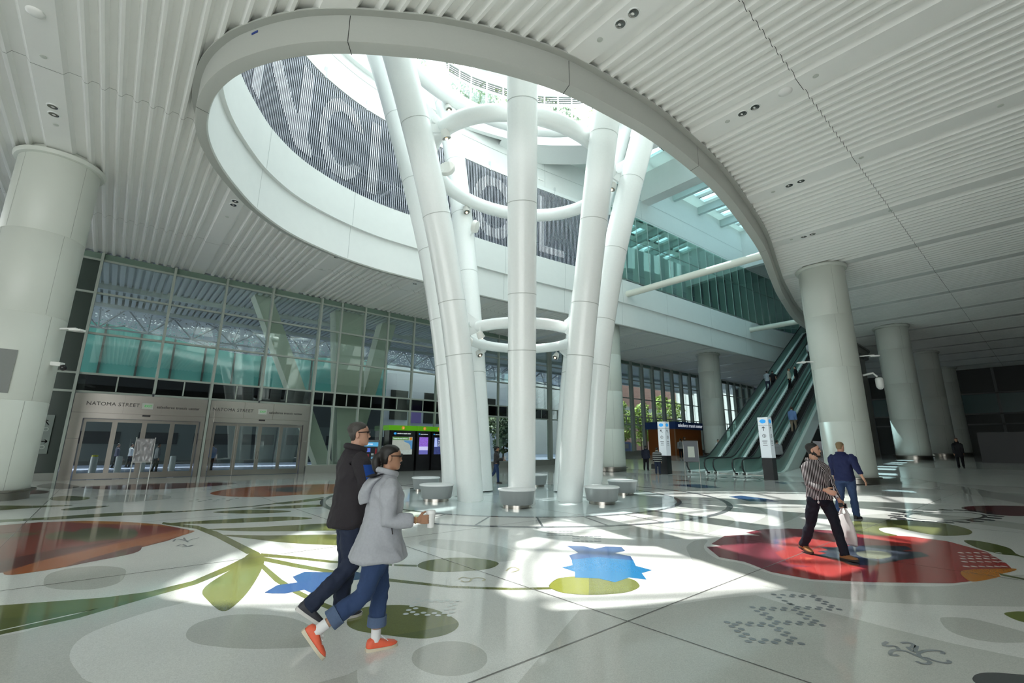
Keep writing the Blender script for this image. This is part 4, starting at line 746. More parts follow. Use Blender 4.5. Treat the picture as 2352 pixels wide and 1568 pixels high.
for i, (a, c) in enumerate(zip(ALLX, ALLX[1:])):
    zb = fz(a)+.45 if a >= 9.3 else 0
    solid = a < -1.6
    lev = ([] if -1.6 <= a < 9.3 else [zb])+TZ
    for za, zc in zip(lev, lev[1:]):
        b = MB(); b.box(a+.05, c-.05, YW-.01, YW+.01, za+.03, zc-.03)
        b.build('pane' if not solid else 'back_panel', (HEADM if zc > 10.5 and False else (BACKP if solid else (HOPPER if za > 4 and zc < 5.1 and a < 30 else PANE))), parent=w1)
    b = MB()
    for z in lev: b.box(a+.05, c-.05, YW-.09, YW+.06, z-.05, z+.05)
    if not solid: b.box((a+c)/2-.03, (a+c)/2+.03, YW-.05, YW+.04, 4.2, 4.95)
    b.build('transom', MULL, parent=w1)
    b = MB(); b.box(a+.05, c-.05, YW-.03, YW+.03, 10.8, HZ); b.build('head_panel', HEADM, parent=w1)
pl = MB()
for a, c in zip(ALLX, ALLX[1:]):
    if a >= 9.3: pl.box(a, c, YW-.18, YW+.15, fz(a)-.05, fz(a)+.45)
    if a < -1.6: pl.box(a, c, YW-.18, YW+.15, 0, .35)
pl.build('baseboard_street', mat('grey_stone_plinth', (.30,.31,.28), .4), kind='structure')
# ---- entrance doors
def entrance(n, x0, x1, t0, exx, s0, lab_l):
    d = thing('door_%d' % n, None, None, ((x0+x1)/2,YW,0), kind='structure')
    b = MB(); cuts = [x0, x0+(x1-x0)*.30, x0+(x1-x0)*.62, x1]
    for a, c in zip(cuts, cuts[1:]): b.box(a+.006, c-.006, YW-.22, YW-.16, 3.13, 4.02)
    b.box(x0, x1, YW-.15, YW+.15, 2.86, 4.06); b.build('header_panel', STEEL, parent=d)
    b = MB(); b.box(x0+.02, x1-.02, YW-.26, YW-.14, 2.88, 3.10); b.build('operator_beam', STEEL, parent=d)
    b = MB(); b.box((x0+x1)/2-.16, (x0+x1)/2+.16, YW-.30, YW-.26, 3.02, 3.10); b.build('sensor', BLACKM, parent=d)
    for xa, xb in ((x0-(.42 if n == 1 else .22), x0+.02), (x1-.02, x1+(.17 if n == 1 else .28))):
        b = MB(); b.box(xa, xb, YW-.2, YW+.12, 0, 1.9); b.box(xa, xb, YW-.2, YW+.12, 1.91, 3.12); b.box(xa, xb, YW-.2, YW+.12, 3.13, 4.04); b.build('jamb_panel', STEEL, parent=d)
    w = (x1-x0-.14)/4
    for k in range(4):
        a = x0+.07+k*w; yy = YW-.10 if k in (1,2) else YW-.03; f = MB(); f.box(a, a+.10, yy-.03, yy+.03, .02, 2.84); f.box(a+w-.10, a+w, yy-.03, yy+.03, .02, 2.84); f.box(a+.1, a+w-.1, yy-.03, yy+.03, .02, .30); f.box(a+.1, a+w-.1, yy-.03, yy+.03, 2.70, 2.84)
        fo = f.build('door_leaf', STEELD, parent=d); g = MB(); g.box(a+.1, a+w-.1, yy-.008, yy+.008, .30, 2.70); g.build('pane', GLASSD, parent=fo)
        if k in (1,2):
            h = MB(); xx = a+w-.05 if k == 1 else a+.05; h.box(xx-.012, xx+.012, yy-.08, yy-.05, .9, 1.3); h.build('handle', CHROME, parent=fo)
    INKM = mat('black_letter', (.015,.015,.015), .4)
    lettering('lettering', 'NATOMA STREET', .245, (t0,YW-.224,3.49), (1,0,0), (0,0,1), INKM, d, spacing=1.06)
    lettering('lettering', 'salesforce transit center', .185, (s0,YW-.224,3.47), (1,0,0), (0,0,1), INKM, d, spacing=1.02)
    e = MB(); e.box(exx, exx+.46, YW-.245, YW-.222, 3.40, 3.70); ex = e.build('exit_sign', mat('exit_plate', (.62,.62,.58), .4), parent=d)
    lettering('lettering', 'EXIT', .15, (exx+.10,YW-.249,3.50), (1,0,0), (0,0,1), mat('exit_green', (.03,.36,.06), .4, emit=(.03,.5,.08), est=.25), ex, spacing=1.0)
entrance(1, -1.05, 3.72, -1.02, 1.09, 1.70, '')
entrance(2, 4.28, 9.05, 4.16, 6.42, 7.02, '')
# ---- signs on the dark left bay
sg = thing('wall_sign', 'tall narrow sign panel with pale arrows on dark glazing left of the doors', 'sign', (-2.25,YW-.14,1.24))
b = MB(); b.box(-2.5,-2.0,YW-.16,YW-.13,1.2,2.95); b.build('panel', mat('sign_dull', (.20,.24,.22), .4), parent=sg)
def arrow(B, c, a, L, w, y, plane='xz', n=None):
    """flat arrow with its shaft along angle a, on a face y=const"""
    ca, sa = math.cos(a), math.sin(a)
    def seg(p, q):
        p, q = Vector((p[0],0,p[1])), Vector((q[0],0,q[1])); t = (q-p).normalized(); m_ = Vector((-t.z,0,t.x))*w/2
        B.add([(c[0]+v.x, y, c[1]+v.z) for v in (p-m_, q-m_, q+m_, p+m_)], [(0,1,2,3),(3,2,1,0)])
    tip = (ca*L/2, sa*L/2); seg((-tip[0],-tip[1]), tip)
    for da in (2.4,-2.4): seg(tip, (tip[0]+L*.45*math.cos(a+da), tip[1]+L*.45*math.sin(a+da)))
b = MB(); arrow(b, (-2.22,2.6), 2.2, .26, .035, YW-.165); arrow(b, (-2.2,1.75), 0, .26, .035, YW-.165)
b.lathe([(.0,0)]*1+[(.10,0)], (0,0,0), 3) if False else None
for zc in (2.3, 1.5): b.add([(-2.2+.09*math.cos(2*PI*i/16)*k, YW-.165, zc+.09*math.sin(2*PI*i/16)*k) for k in (.75,1) for i in range(16)], [(i,(i+1)%16,(i+1)%16+16,i+16) for i in range(16)])
b.build('pictogram', mat('sign_pale', (.5,.55,.52), .4), parent=sg)
# ================================================================ leaning street columns just outside the glass
GREY_GREEN = mat('outdoor_column', (.62,.66,.56), .5)
def leaner(x0, w0, x1, w1, zt, label, y=32.4):
    b = MB(); r0 = [(x0,y,0),(x0+w0,y,0),(x0+w0,y+1.1,0),(x0,y+1.1,0)]; r1 = [(x1,y,zt),(x1+w1,y,zt),(x1+w1,y+1.1,zt),(x1,y+1.1,zt)]
    b.loft([r0, r1]); b.build('leaning_column', GREY_GREEN, loc=(x0+w0/2,y,0), label=label, category='column', group='leaning columns outside the glass')
leaner(11.0, 1.0, 5.6, 1.1, 11.6, 'leaning grey column outside the glass, slanting up to the left')
leaner(12.2, 1.75, 11.0, 2.2, 11.6, 'broad upright grey column outside the glass behind the man in the dark jacket')
leaner(13.0, .7, 15.2, 1.2, 11.6, 'leaning grey column outside the glass, slanting up to the right', 33.4)
# ================================================================ outside: canopy, perforated awning on its truss, buildings, street
st = MB(); st.box(-40, 130, YW+.15, 110, -.35, -.02); st.build('floor_street', mat('street_paving', (.15,.18,.26), .7, noise_amt=.1, noise_scale=.5), kind='structure')
cs = MB(); xx = -12.
while xx < 76:
    cs.box(xx, xx+.22, YW+.2, 36.3, HZ-.02, HZ+.12); cs.box(xx, xx+.22, 36.5, 40.2, HZ-.30, HZ-.14); xx += .36
cs.box(-12, 76, YW+.2, 40.4, HZ+.12, HZ+.3); cs.box(-12, 76, 36.25, 36.5, HZ-.32, HZ+.12); cs.box(-12, 76, 40.2, 40.5, HZ-.55, HZ+.12)
cs.build('ceiling_canopy', mat('canopy_slat', (.74,.76,.76), .5), kind='structure')
pm = bpy.data.materials.new('perforated_white'); pm.use_nodes = True; nt = pm.node_tree; bs = nt.nodes['Principled BSDF']; bs.inputs['Base Color'].default_value = (.93,.94,.95,1); bs.inputs['Roughness'].default_value = .5
tcn = nt.nodes.new('ShaderNodeTexCoord'); vn = nt.nodes.new('ShaderNodeTexVoronoi'); vn.inputs['Scale'].default_value = 4.5; rn = nt.nodes.new('ShaderNodeMath'); rn.operation = 'GREATER_THAN'; rn.inputs[1].default_value = .29
nt.links.new(tcn.outputs['Object'], vn.inputs['Vector']); nt.links.new(vn.outputs['Distance'], rn.inputs[0]); nt.links.new(rn.outputs[0], bs.inputs['Alpha'])
aw = thing('perforated_awning', 'white perforated wavy awning on a steel truss across the street side', 'awning', (20,42,6))
def awn(x, v): return (x, lerp(41.0, 47.2, v)+.6*math.sin(x*.35), lerp(13.2, 10.25+.55*math.cos((x+1.5)*.28), v)-.4*math.sin(v*PI))
b = MB(); NXA = 46; b.loft([[awn(-10+i*1.45, v/8) for v in range(9)] for i in range(NXA)], cap=False)
b.f = [f for f in b.f if max(abs(f[0]%9-f[1]%9), abs(f[1]%9-f[2]%9)) < 5]
b.build('panel', pm, parent=aw, smooth=50)
b = MB()
for i in range(22):
    x = -9+i*2.9; A1, A2, A3 = Vector(awn(x,.05)), Vector(awn(x,.5)), Vector(awn(x,.97)); lowp = [Vector((x+1.45, 42.5, 11.3)), Vector((x+1.45, 45.2, 10.1))]
    for p in (A1, A2): b.tube([p, lowp[0]], .055, 6)
    for p in (A2, A3): b.tube([p, lowp[1]], .055, 6)
    for dx in (2.9,): b.tube([Vector(awn(x+dx,.05)), lowp[0]], .055, 6); b.tube([Vector(awn(x+dx,.5)), lowp[1]], .055, 6); b.tube([Vector(awn(x+dx,.5)), lowp[0]], .055, 6); b.tube([Vector(awn(x+dx,.97)), lowp[1]], .055, 6)
    b.tube([lowp[0], lowp[0]+Vector((2.9,0,0))], .07, 6); b.tube([lowp[1], lowp[1]+Vector((2.9,0,0))], .07, 6); b.tube([lowp[0], lowp[1]], .05, 6)
b.build('truss', mat('truss_grey', (.42,.43,.44), .5), parent=aw)
tb = thing('glass_building', 'teal glass building with a white band across the street', 'building', (5,52,0))
b = MB(); b.box(-24, 24.5, 52, 62, 0, 16); b.build('wall', mat('facade_dark', (.06,.065,.07), .5), parent=tb)
b = MB(); b.box(-24, 24.5, 51.85, 52, 7.4, 12.2); b.build('glazing', mat('teal_glazing', (.12,.36,.33), .12, spec=.7), parent=tb)
b = MB(); b.box(-24, 24.5, 51.5, 52, 6.5, 7.4); b.box(-24, 24.5, 51.6, 52, 12.2, 12.6); b.build('white_band', mat('facade_white', (.72,.76,.80), .5), parent=tb)
b = MB()
for i in range(20): b.box(-23.6+i*2.45, -23.45+i*2.45, 51.7, 51.86, 7.4, 12.2)
b.build('mullion', MULLD, parent=tb)
b = MB(); b.box(-24, 24.5, 51.9, 52, .3, 3.6); 
b.build('shop_front', mat('shop_front', (.10,.115,.115), .3), parent=tb)
b = MB()
for i in range(12): b.box(-22+i*4, -19.2+i*4, 51.85, 51.95, 1.7, 2.7)
b.build('shop_window', mat('shop_dark', (.03,.03,.035), .2), parent=tb)
wbld = thing('pale_building', 'white building with tall dark windows behind the green info kiosk', 'building', (33,54,0))
b = MB(); b.box(25, 46, 54, 66, 0, 18); b.build('wall', mat('pale_facade', (.68,.70,.74), .6), parent=wbld)
for i, (xa, xb, za, zb) in enumerate(((26.2,28.6,4.9,8.6),(31,33.6,4.6,8.6),(26.2,29,.6,3.9),(31,34,.6,3.9),(36,38.6,4.6,8.6),(36,39,.6,3.9),(41,43,4.6,8.6))):
    b = MB(); b.box(xa, xb, 53.9, 54.05, za, zb); b.build('window', mat('bronze_pane', (.045,.045,.04), .15), parent=wbld)
b = MB(); b.box(29.1, 30.6, 53.86, 53.96, 4.6, 6.8); b.build('banner', mat('purple_cloth', (.26,.18,.48), .8), loc=(29.8,53.2,5.7), label='purple banner hanging on the white building outside', category='banner')
b = MB(); b.box(84, 108, 62, 74, 0, 15.5); b.box(84, 108, 61.8, 62, 9.2, 10.6, 1); b.build('brick_building', [mat('brick_dark', (.20,.10,.085), .8, noise_amt=.15, noise_scale=3), mat('brick_window', (.05,.06,.07), .2)], loc=(96,62,0), label='dark brick building seen through the far glass wall', category='building')
fb2 = thing('white_tower', 'pale tall building behind the trees seen through the far glass wall', 'building', (84,84,0))
b = MB(); b.box(46, 280, 84, 92, 0, 60); b.build('wall', mat('white_tower_wall', (.36,.37,.38), .6), parent=fb2)
b = MB()
for i in range(80): b.box(48+i*2.9, 48.7+i*2.9, 83.9, 84, 10, 56)
b.build('window', mat('tower_window', (.24,.25,.26), .3), parent=fb2)
for k, (tx, ty, hh, m, nm) in enumerate([(64,47,10.,LEAF2,'bright street tree left of the street lamp outside'),(69.5,47,10.5,LEAF2,'bright street tree right of the street lamp outside'),(74.5,47,11,LEAF2,'bright street tree left of the booth outside'),(80,47,10.5,LEAF2,'bright street tree above the orange booth outside'),(38,46,6.,LEAF3,'dark street tree behind the nearest steel tube')]):
    tree('tree', tx, ty, 0.0, hh, 2.7, nm, m, 60+k, 1100, group='street trees', leaf=.34, crown=(.3,.9))
lp = thing('street_lamp', 'pale street lamp outside the far glass wall', 'street lamp', (48.3,41.5,0))
b = MB(); b.tube([(48.3,41.5,0),(48.3,41.5,9.6)], [.16,.10], 10); b.build('pole', mat('lamp_pole', (.62,.68,.74), .4), parent=lp)
b = MB(); b.tube([(48.3,41.5,9.5),(47.6,41,10),(46.4,40.3,9.9)], .07, 8); b.sphere((46.1,40.1,9.85), (.4,.25,.1)); b.build('arm', mat('lamp_pole', (.6,.6,.6)), parent=lp)
van = thing('van', 'blue and white parked van seen through the far glass wall', 'van', (57,42,0))
b = MB(); b.loft([[(x,y,z) for x,y,z in ((54.6,41.2,.45),(59.4,41.2,.45),(59.4,43.2,.45),(54.6,43.2,.45))],[(x,y,1.5) for x,y in ((54.6,41.2),(59.4,41.2),(59.4,43.2),(54.6,43.2))],[(x,y,2.5) for x,y in ((54.8,41.35),(58.4,41.35),(58.4,43.05),(54.8,43.05))]]); b.build('body', mat('van_blue', (.10,.30,.75), .3), parent=van)
b = MB(); b.box(55.2,57.6,41.1,41.3,1.55,2.2); b.build('window', mat('van_window', (.6,.65,.7), .2), parent=van)
for wx in (55.6, 58.4):
    b = MB(); b.tube([(wx,41.1,.34),(wx,41.4,.34)], .36, 16); b.build('wheel', BLACKM, parent=van)
# bollards outside the doors
for k, (x, cap, nm) in enumerate(((-.35,1,'white bollard with a yellow top outside the left doors'),(.65,0,'white bollard second from the left outside the doors'),(1.65,0,'white bollard behind the wrapped easel outside the doors'),(3.0,0,'white bollard under a planter ledge outside the left doors'))):
    t = thing('bollard', nm, 'bollard', (x,33.0,0), 'street bollards'); b = MB(); b.lathe([(.15,-.03),(.15,.98),(.12,1.02),(.01,1.03)], (x,33,0), 20); b.build('post', mat('bollard_white', (.72,.75,.78), .4), parent=t, smooth=40)
    if cap: b = MB(); b.lathe([(.13,1.0),(.13,1.09),(.01,1.1)], (x,33,0), 20); b.build('cap', mat('yellow_paint', (.75,.68,.03), .5), parent=t)
b = MB(); b.box(2.05,2.25,33.2,33.4,.55,1.3); b.build('marker_post', mat('yellow_paint', (.75,.68,.03), .5), loc=(2.15,33.3,.5), label='short yellow marker post outside the left doors', category='post') if False else None
# ================================================================ wrapped easel by the left doors
ez = thing('easel', 'thin white easel holding a sign wrapped in grey plastic by the left doors', 'easel', (1.35,27.0,0))
EW = mat('easel_white', (.80,.80,.78), .4)
for xa in (.98, 1.66):
    b = MB(); b.tube([(xa,26.85,0),(xa+.02,27.05,1.95)], .017, 8); b.build('leg', EW, parent=ez)
b = MB(); b.tube([(1.33,27.5,0),(1.33,27.07,1.8)], .015, 8); b.build('rear_leg', EW, parent=ez)
b = MB(); b.box(.96,1.70,26.93,26.96,.86,.89); b.build('ledge', EW, parent=ez)
ws = MB(); nx, nz = 16, 18; ws_v = [[(lerp(.98,1.68,i/nx)*(1)+(.09*math.sin(j/nz*PI)*(1 if i < nx/2 else -1)*abs(i/nx-.5)*2), 26.90+.05*noise.noise(Vector((i*.45,j*.4,1))), lerp(.9,1.9,j/nz)) for j in range(nz+1)] for i in range(nx+1)]
ws.v = [p for r in ws_v for p in r]; ws.f = [[i*(nz+1)+j,(i+1)*(nz+1)+j,(i+1)*(nz+1)+j+1,i*(nz+1)+j+1] for i in range(nx) for j in range(nz)]; ws.m = [0]*len(ws.f)
o = len(ws.v); ws.box(1.0,1.66,26.97,26.99,.92,1.88)
ws.build('wrapped_sign', mat('crumpled_plastic', (.36,.35,.36), .22, spec=.8), smooth=60, loc=(1.33,26.95,.9), label='sign wrapped in crumpled grey plastic on the white easel', category='sign')
# ================================================================ green topped information kiosks
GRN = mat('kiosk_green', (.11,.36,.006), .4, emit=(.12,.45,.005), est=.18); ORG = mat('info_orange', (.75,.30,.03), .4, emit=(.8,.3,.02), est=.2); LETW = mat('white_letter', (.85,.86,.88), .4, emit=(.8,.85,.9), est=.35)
CLOUD = mat('cloud_blue', (.04,.33,.75), .4, emit=(.02,.3,.75), est=.35)
def cloud(B, c, w, y, ax='x'):
    pts = []
    for i in range(40):
        a = 2*PI*i/40; r = 1+.10*abs(math.sin(2.5*a)); pts.append((w/2*r*math.cos(a), w*.34*r*math.sin(a)))
    B.add([(c[0]+u, y, c[1]+v) if ax == 'x' else (y, c[0]-u, c[1]+v) for u, v in pts], [list(range(40))])
def kiosk(x0, x1, y, label, kind, h=3.03):
    k = thing('info_kiosk', label, 'kiosk', ((x0+x1)/2,y+.4,fz(x0)), 'green topped information kiosks'); w = x1-x0
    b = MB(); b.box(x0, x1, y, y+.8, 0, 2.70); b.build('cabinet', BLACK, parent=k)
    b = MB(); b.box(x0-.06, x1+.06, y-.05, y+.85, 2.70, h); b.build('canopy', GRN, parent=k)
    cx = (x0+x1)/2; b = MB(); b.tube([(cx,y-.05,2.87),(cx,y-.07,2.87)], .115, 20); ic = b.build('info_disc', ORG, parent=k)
    lettering('lettering', 'i', .20, (cx,y-.075,2.80), (1,0,0), (0,0,1), LETW, ic, align='CENTER')
    sc = .105 if w > 1.5 else .06; b = MB(); cloud(b, (x0+w*(.22 if w > 1.5 else .15), 2.49), .2 if w > 1.5 else .11, y-.006); b.build('logo', CLOUD, parent=k)
    lettering('lettering', 'salesforce transit center', sc, (x0+w*.30 if w > 1.5 else x0+w*.24, y-.004, 2.46), (1,0,0), (0,0,1), LETW, k)
    a, c = x0+w*.17, x1-w*.17
    if kind == 'map':
        a, c = x0+w*.13, x1-w*.1
        p = MB(); p.box(a, c, y-.012, y, 1.1, 2.27); po = p.build('poster', mat('map_land', (.36,.38,.34), .5, noise_amt=.15, noise_scale=6, emit=(.36,.38,.34), est=.35), parent=k)
        p = MB(); p.add([(lerp(a,c,u), y-.014, lerp(1.1,2.27,v)) for u, v in ((.55,.80),(1,.80),(1,.30),(.93,.30),(.9,.5),(.82,.62),(.6,.72))], [tuple(range(7))]); p.build('map_water', mat('map_water_mat', (.08,.22,.42), .5, emit=(.08,.22,.42), est=.4), parent=po)
        p = MB(); p.box(a, c-.3, y-.016, y-.013, 2.06, 2.27); p.build('title_band', mat('title_green', (.12,.26,.08), .5, emit=(.12,.26,.08), est=.3), parent=po)
        lettering('lettering', 'Transit Routes & Hours', .11, (a+.05,y-.019,2.12), (1,0,0), (0,0,1), LETW, po)
        p = MB(); p.box(a, c, y-.016, y-.013, 1.1, 1.38); p.build('legend', mat('legend_pale', (.45,.50,.48), .5, noise_amt=.3, noise_scale=8, emit=(.45,.5,.48), est=.25), parent=po)
        p = MB(); p.tube([(c-.13,y-.013,2.15),(c-.13,y-.02,2.15)], .1, 16); p.build('info_disc', ORG, parent=po)
    elif kind == 'violet':
        p = MB(); p.box(a, c, y-.012, y, 1.1, 2.27); po = p.build('screen', mat('violet_flowers', (.20,.10,.45), .4, noise_amt=.95, noise_scale=14, emit=(.22,.10,.50), est=.5), parent=k)
        p = MB(); p.box(a, c, y-.016, y-.013, 1.38, 1.63); p.build('pale_band', mat('screen_lilac', (.50,.48,.75), .4, emit=(.5,.48,.75), est=.5), parent=po)
        p = MB(); p.box(a, c, y-.016, y-.013, 1.1, 1.38); p.build('text_band', mat('screen_indigo', (.10,.10,.32), .4, emit=(.10,.10,.32), est=.6), parent=po)
    else:
        p = MB(); p.box(a, c, y-.012, y, 1.1, 2.27); po = p.build('screen', mat('night_blue', (.03,.04,.12), .4, noise_amt=.9, noise_scale=9, emit=(.03,.04,.14), est=.6), parent=k)
        p = MB(); p.add([(lerp(a,c,u), y-.014, z) for u, z in ((.05,2.25),(.32,2.25),(.42,1.62),(.02,1.62))], [(0,1,2,3)]); p.build('light_beam', mat('pale_beam', (.35,.42,.75), .4, emit=(.35,.42,.75), est=.5), parent=po)
        lettering('lettering', 'Stay\nin\nthe\nknow', .12, (lerp(a,c,.5),y-.016,2.02), (1,0,0), (0,0,1), LETW, po)
    return k
kiosk(14.30, 16.25, 29.3, 'wide info kiosk with green top and route map poster', 'map')
kiosk(16.42, 17.48, 29.3, 'narrow green topped kiosk showing violet flowers', 'violet')
kiosk(17.62, 18.66, 29.3, 'narrow green topped kiosk showing a dark blue advert', 'blue')
kiosk(18.80, 19.86, 29.3, 'green topped kiosk mostly hidden behind the left rear steel tubes', 'violet')
# ticket machine behind the couple
tm = thing('ticket_machine', 'grey ticket machine with blue header standing behind the couple', 'ticket machine', (12.6,28.6,0))
b = MB(); b.box(12.05,13.15,28.2,28.9,.55,2.02); b.build('cabinet', mat('machine_grey', (.20,.21,.22), .4, metal=.3), parent=tm)
b = MB(); b.lathe([(.42,0),(.40,.55)], (12.6,28.55,0), 24); b.build('pedestal', mat('machine_base', (.45,.47,.46), .4), parent=tm)
b = MB(); b.box(12.15,13.05,28.185,28.2,1.62,1.88); b.build('header', mat('machine_blue', (.10,.42,.72), .4, emit=(.1,.4,.7), est=.3), parent=tm)
lettering('lettering', 'CLIPPER', .14, (12.2,28.18,1.70), (1,0,0), (0,0,1), LETW, tm)
b = MB(); b.box(12.18,13.02,28.185,28.2,.80,1.58); b.build('panel', mat('machine_dark', (.03,.03,.04), .3), parent=tm)
b = MB(); b.box(12.22,12.55,28.175,28.186,1.28,1.52); b.build('screen', mat('machine_screen', (.06,.10,.40), .3, emit=(.06,.1,.4), est=.6), parent=tm)
for (xa, xb, za, zb, nm, cl) in ((12.22,12.48,.88,1.15,'keypad',(.45,.05,.06)),(12.86,12.98,.85,1.5,'side_panel',(.42,.04,.05)),(12.62,12.78,1.08,1.2,'slot',(.6,.62,.62)),(12.62,12.8,.86,1.0,'tray',(.25,.5,.75))):
    b = MB(); b.box(xa,xb,28.17,28.186,za,zb); b.build(nm, mat('machine_'+nm, cl, .4), parent=tm)
# ================================================================ orange booth with blue top
bo = thing('booth', 'orange panelled booth with a blue top band left of the escalators', 'booth', (47.2,27.4,.95))
b = MB(); b.box(44.6,50.0,26.0,29.2,.85,3.6); b.build('wall', mat('booth_orange', (.30,.085,.012), .5), parent=bo)
b = MB(); b.box(44.4,50.2,25.8,29.4,3.6,4.35); b.build('fascia', mat('booth_blue', (.02,.06,.22), .4), parent=bo)
lettering('lettering', 'salesforce transit center', .52, (44.9,25.78,3.82), (1,0,0), (0,0,1), LETW, bo)
b = MB(); b.box(44.55,44.62,25.95,26.1,.85,3.6); b.build('corner_trim', mat('booth_trim', (.35,.18,.10), .4), parent=bo)
# ================================================================ totem signs
def totem(x, y, label, arrow_a, h=3.3, w=.52, base=None, rz=.0):
    z = fz(x) if base is None else base; t = thing('totem_sign', label, 'sign', (x,y,z), 'lit white totem signs'); hw = w/2
    TW = mat('totem_white', (.82,.86,.90), .35, emit=(.8,.88,.95), est=.10)
    b = MB(); b.box(x-hw, x+hw, y-hw, y+hw, z, z+1.12); b.build('base', BLACKM, parent=t)
    b = MB(); b.box(x-hw*1.02, x+hw*1.02, y-hw*1.02, y+hw*1.02, z+1.14, z+h); b.build('lightbox', TW, parent=t)
    ink = mat('sign_ink', (.05,.06,.07), .5)
    for face in ('x','y'):
        b = MB(); e = .002+hw*1.02
        if face == 'x':     # face looking towards -X
            cloud(b, (y, z+h-.22), .30, x-e, ax='y'); b.build('logo', CLOUD, parent=t)
        else: cloud(b, (x, z+h-.22), .30, y-e); b.build('logo', CLOUD, parent=t)
        g = MB()
        def fl(u, v0, du, dv):
            P = [(-du/2,-dv/2),(du/2,-dv/2),(du/2,dv/2),(-du/2,dv/2)]
            g.add([((x-e, y-(u+a), z+v0+c) if face == 'x' else (x+u+a, y-e, z+v0+c)) for a, c in P], [(0,1,2,3)])
        def sg_(p, q_, wd):
            a = Vector(p); c = Vector(q_); tt = (c-a).normalized(); m_ = Vector((-tt.y, tt.x))*wd/2
            g.add([((x-e, y-v.x, z+v.y) if face == 'x' else (x+v.x, y-e, z+v.y)) for v in (a-m_, c-m_, c+m_, a+m_)], [(0,1,2,3)])
        ca, sa = math.cos(arrow_a), math.sin(arrow_a); zc = h-.62
        sg_((-.11*ca, zc-.11*sa), (.11*ca, zc+.11*sa), .035)
        for da in (2.4,-2.4): sg_((.11*ca, zc+.11*sa), (.11*ca+.11*math.cos(arrow_a+da), zc+.11*sa+.11*math.sin(arrow_a+da)), .035)
        for k in range(16):
            a0, a1 = 2*PI*k/16, 2*PI*(k+1)/16; sg_((.085*math.cos(a0), h-1.0+.085*math.sin(a0)), (.085*math.cos(a1), h-1.0+.085*math.sin(a1)), .025)
        fl(0, h-1.0, .03, .09); fl(0, h-1.28, .26, .03); fl(0, h-1.38, .20, .025); fl(0, h-1.5, .24, .02)
        fl(0, h-.44, w, .012)
        g.build('pictogram', ink, parent=t)
    return t
totem(27.6, 16.9, 'lit white totem sign on a black base left of the escalators', 2.3)
totem(27.35, 10.5, 'lit white totem sign on a black base in front of the right-hand escalator', PI/2)
totem(58.5, 13.4, 'distant white totem sign at the top landing, right one', PI/2, base=13.9)
totem(60.5, 15.6, 'distant white totem sign at the top landing, left one', PI/2, base=13.9)
# notice stand
ns_ = thing('notice_stand', 'grey notice stand on thin legs in front of the escalators', 'sign stand', (26.4,14.45,0)); u = Vector((.76,-.65,0))
NB = mat('stand_grey', (.17,.17,.19), .5); c = Vector((26.4,14.45,0))
b = MB()
for s_ in (-1,1): b.tube([c+u*s_*.44, c+u*s_*.44+Vector((0,0,2.08))], .018, 8)
b.build('leg', STEEL, parent=ns_)
b = MB(); b.bar(c-u*.44+Vector((0,0,1.45)), c+u*.44+Vector((0,0,1.45)), .03, 1.22); b.build('board', NB, parent=ns_)
n_ = Vector((-.65,-.76,0)); b = MB(); b.bar(c-u*.19+n_*.022+Vector((0,0,1.42)), c+u*.2+n_*.022+Vector((0,0,1.42)), .006, .62); b.build('notice', mat('paper', (.62,.63,.56), .8, noise_amt=.1, noise_scale=30), parent=ns_)
b = MB(); b.bar(c-u*.45+Vector((0,0,2.07)), c+u*.45+Vector((0,0,2.07)), .045, .05); b.bar(c-u*.45+Vector((0,0,.84)), c+u*.45+Vector((0,0,.84)), .04, .03); b.build('frame', STEEL, parent=ns_)
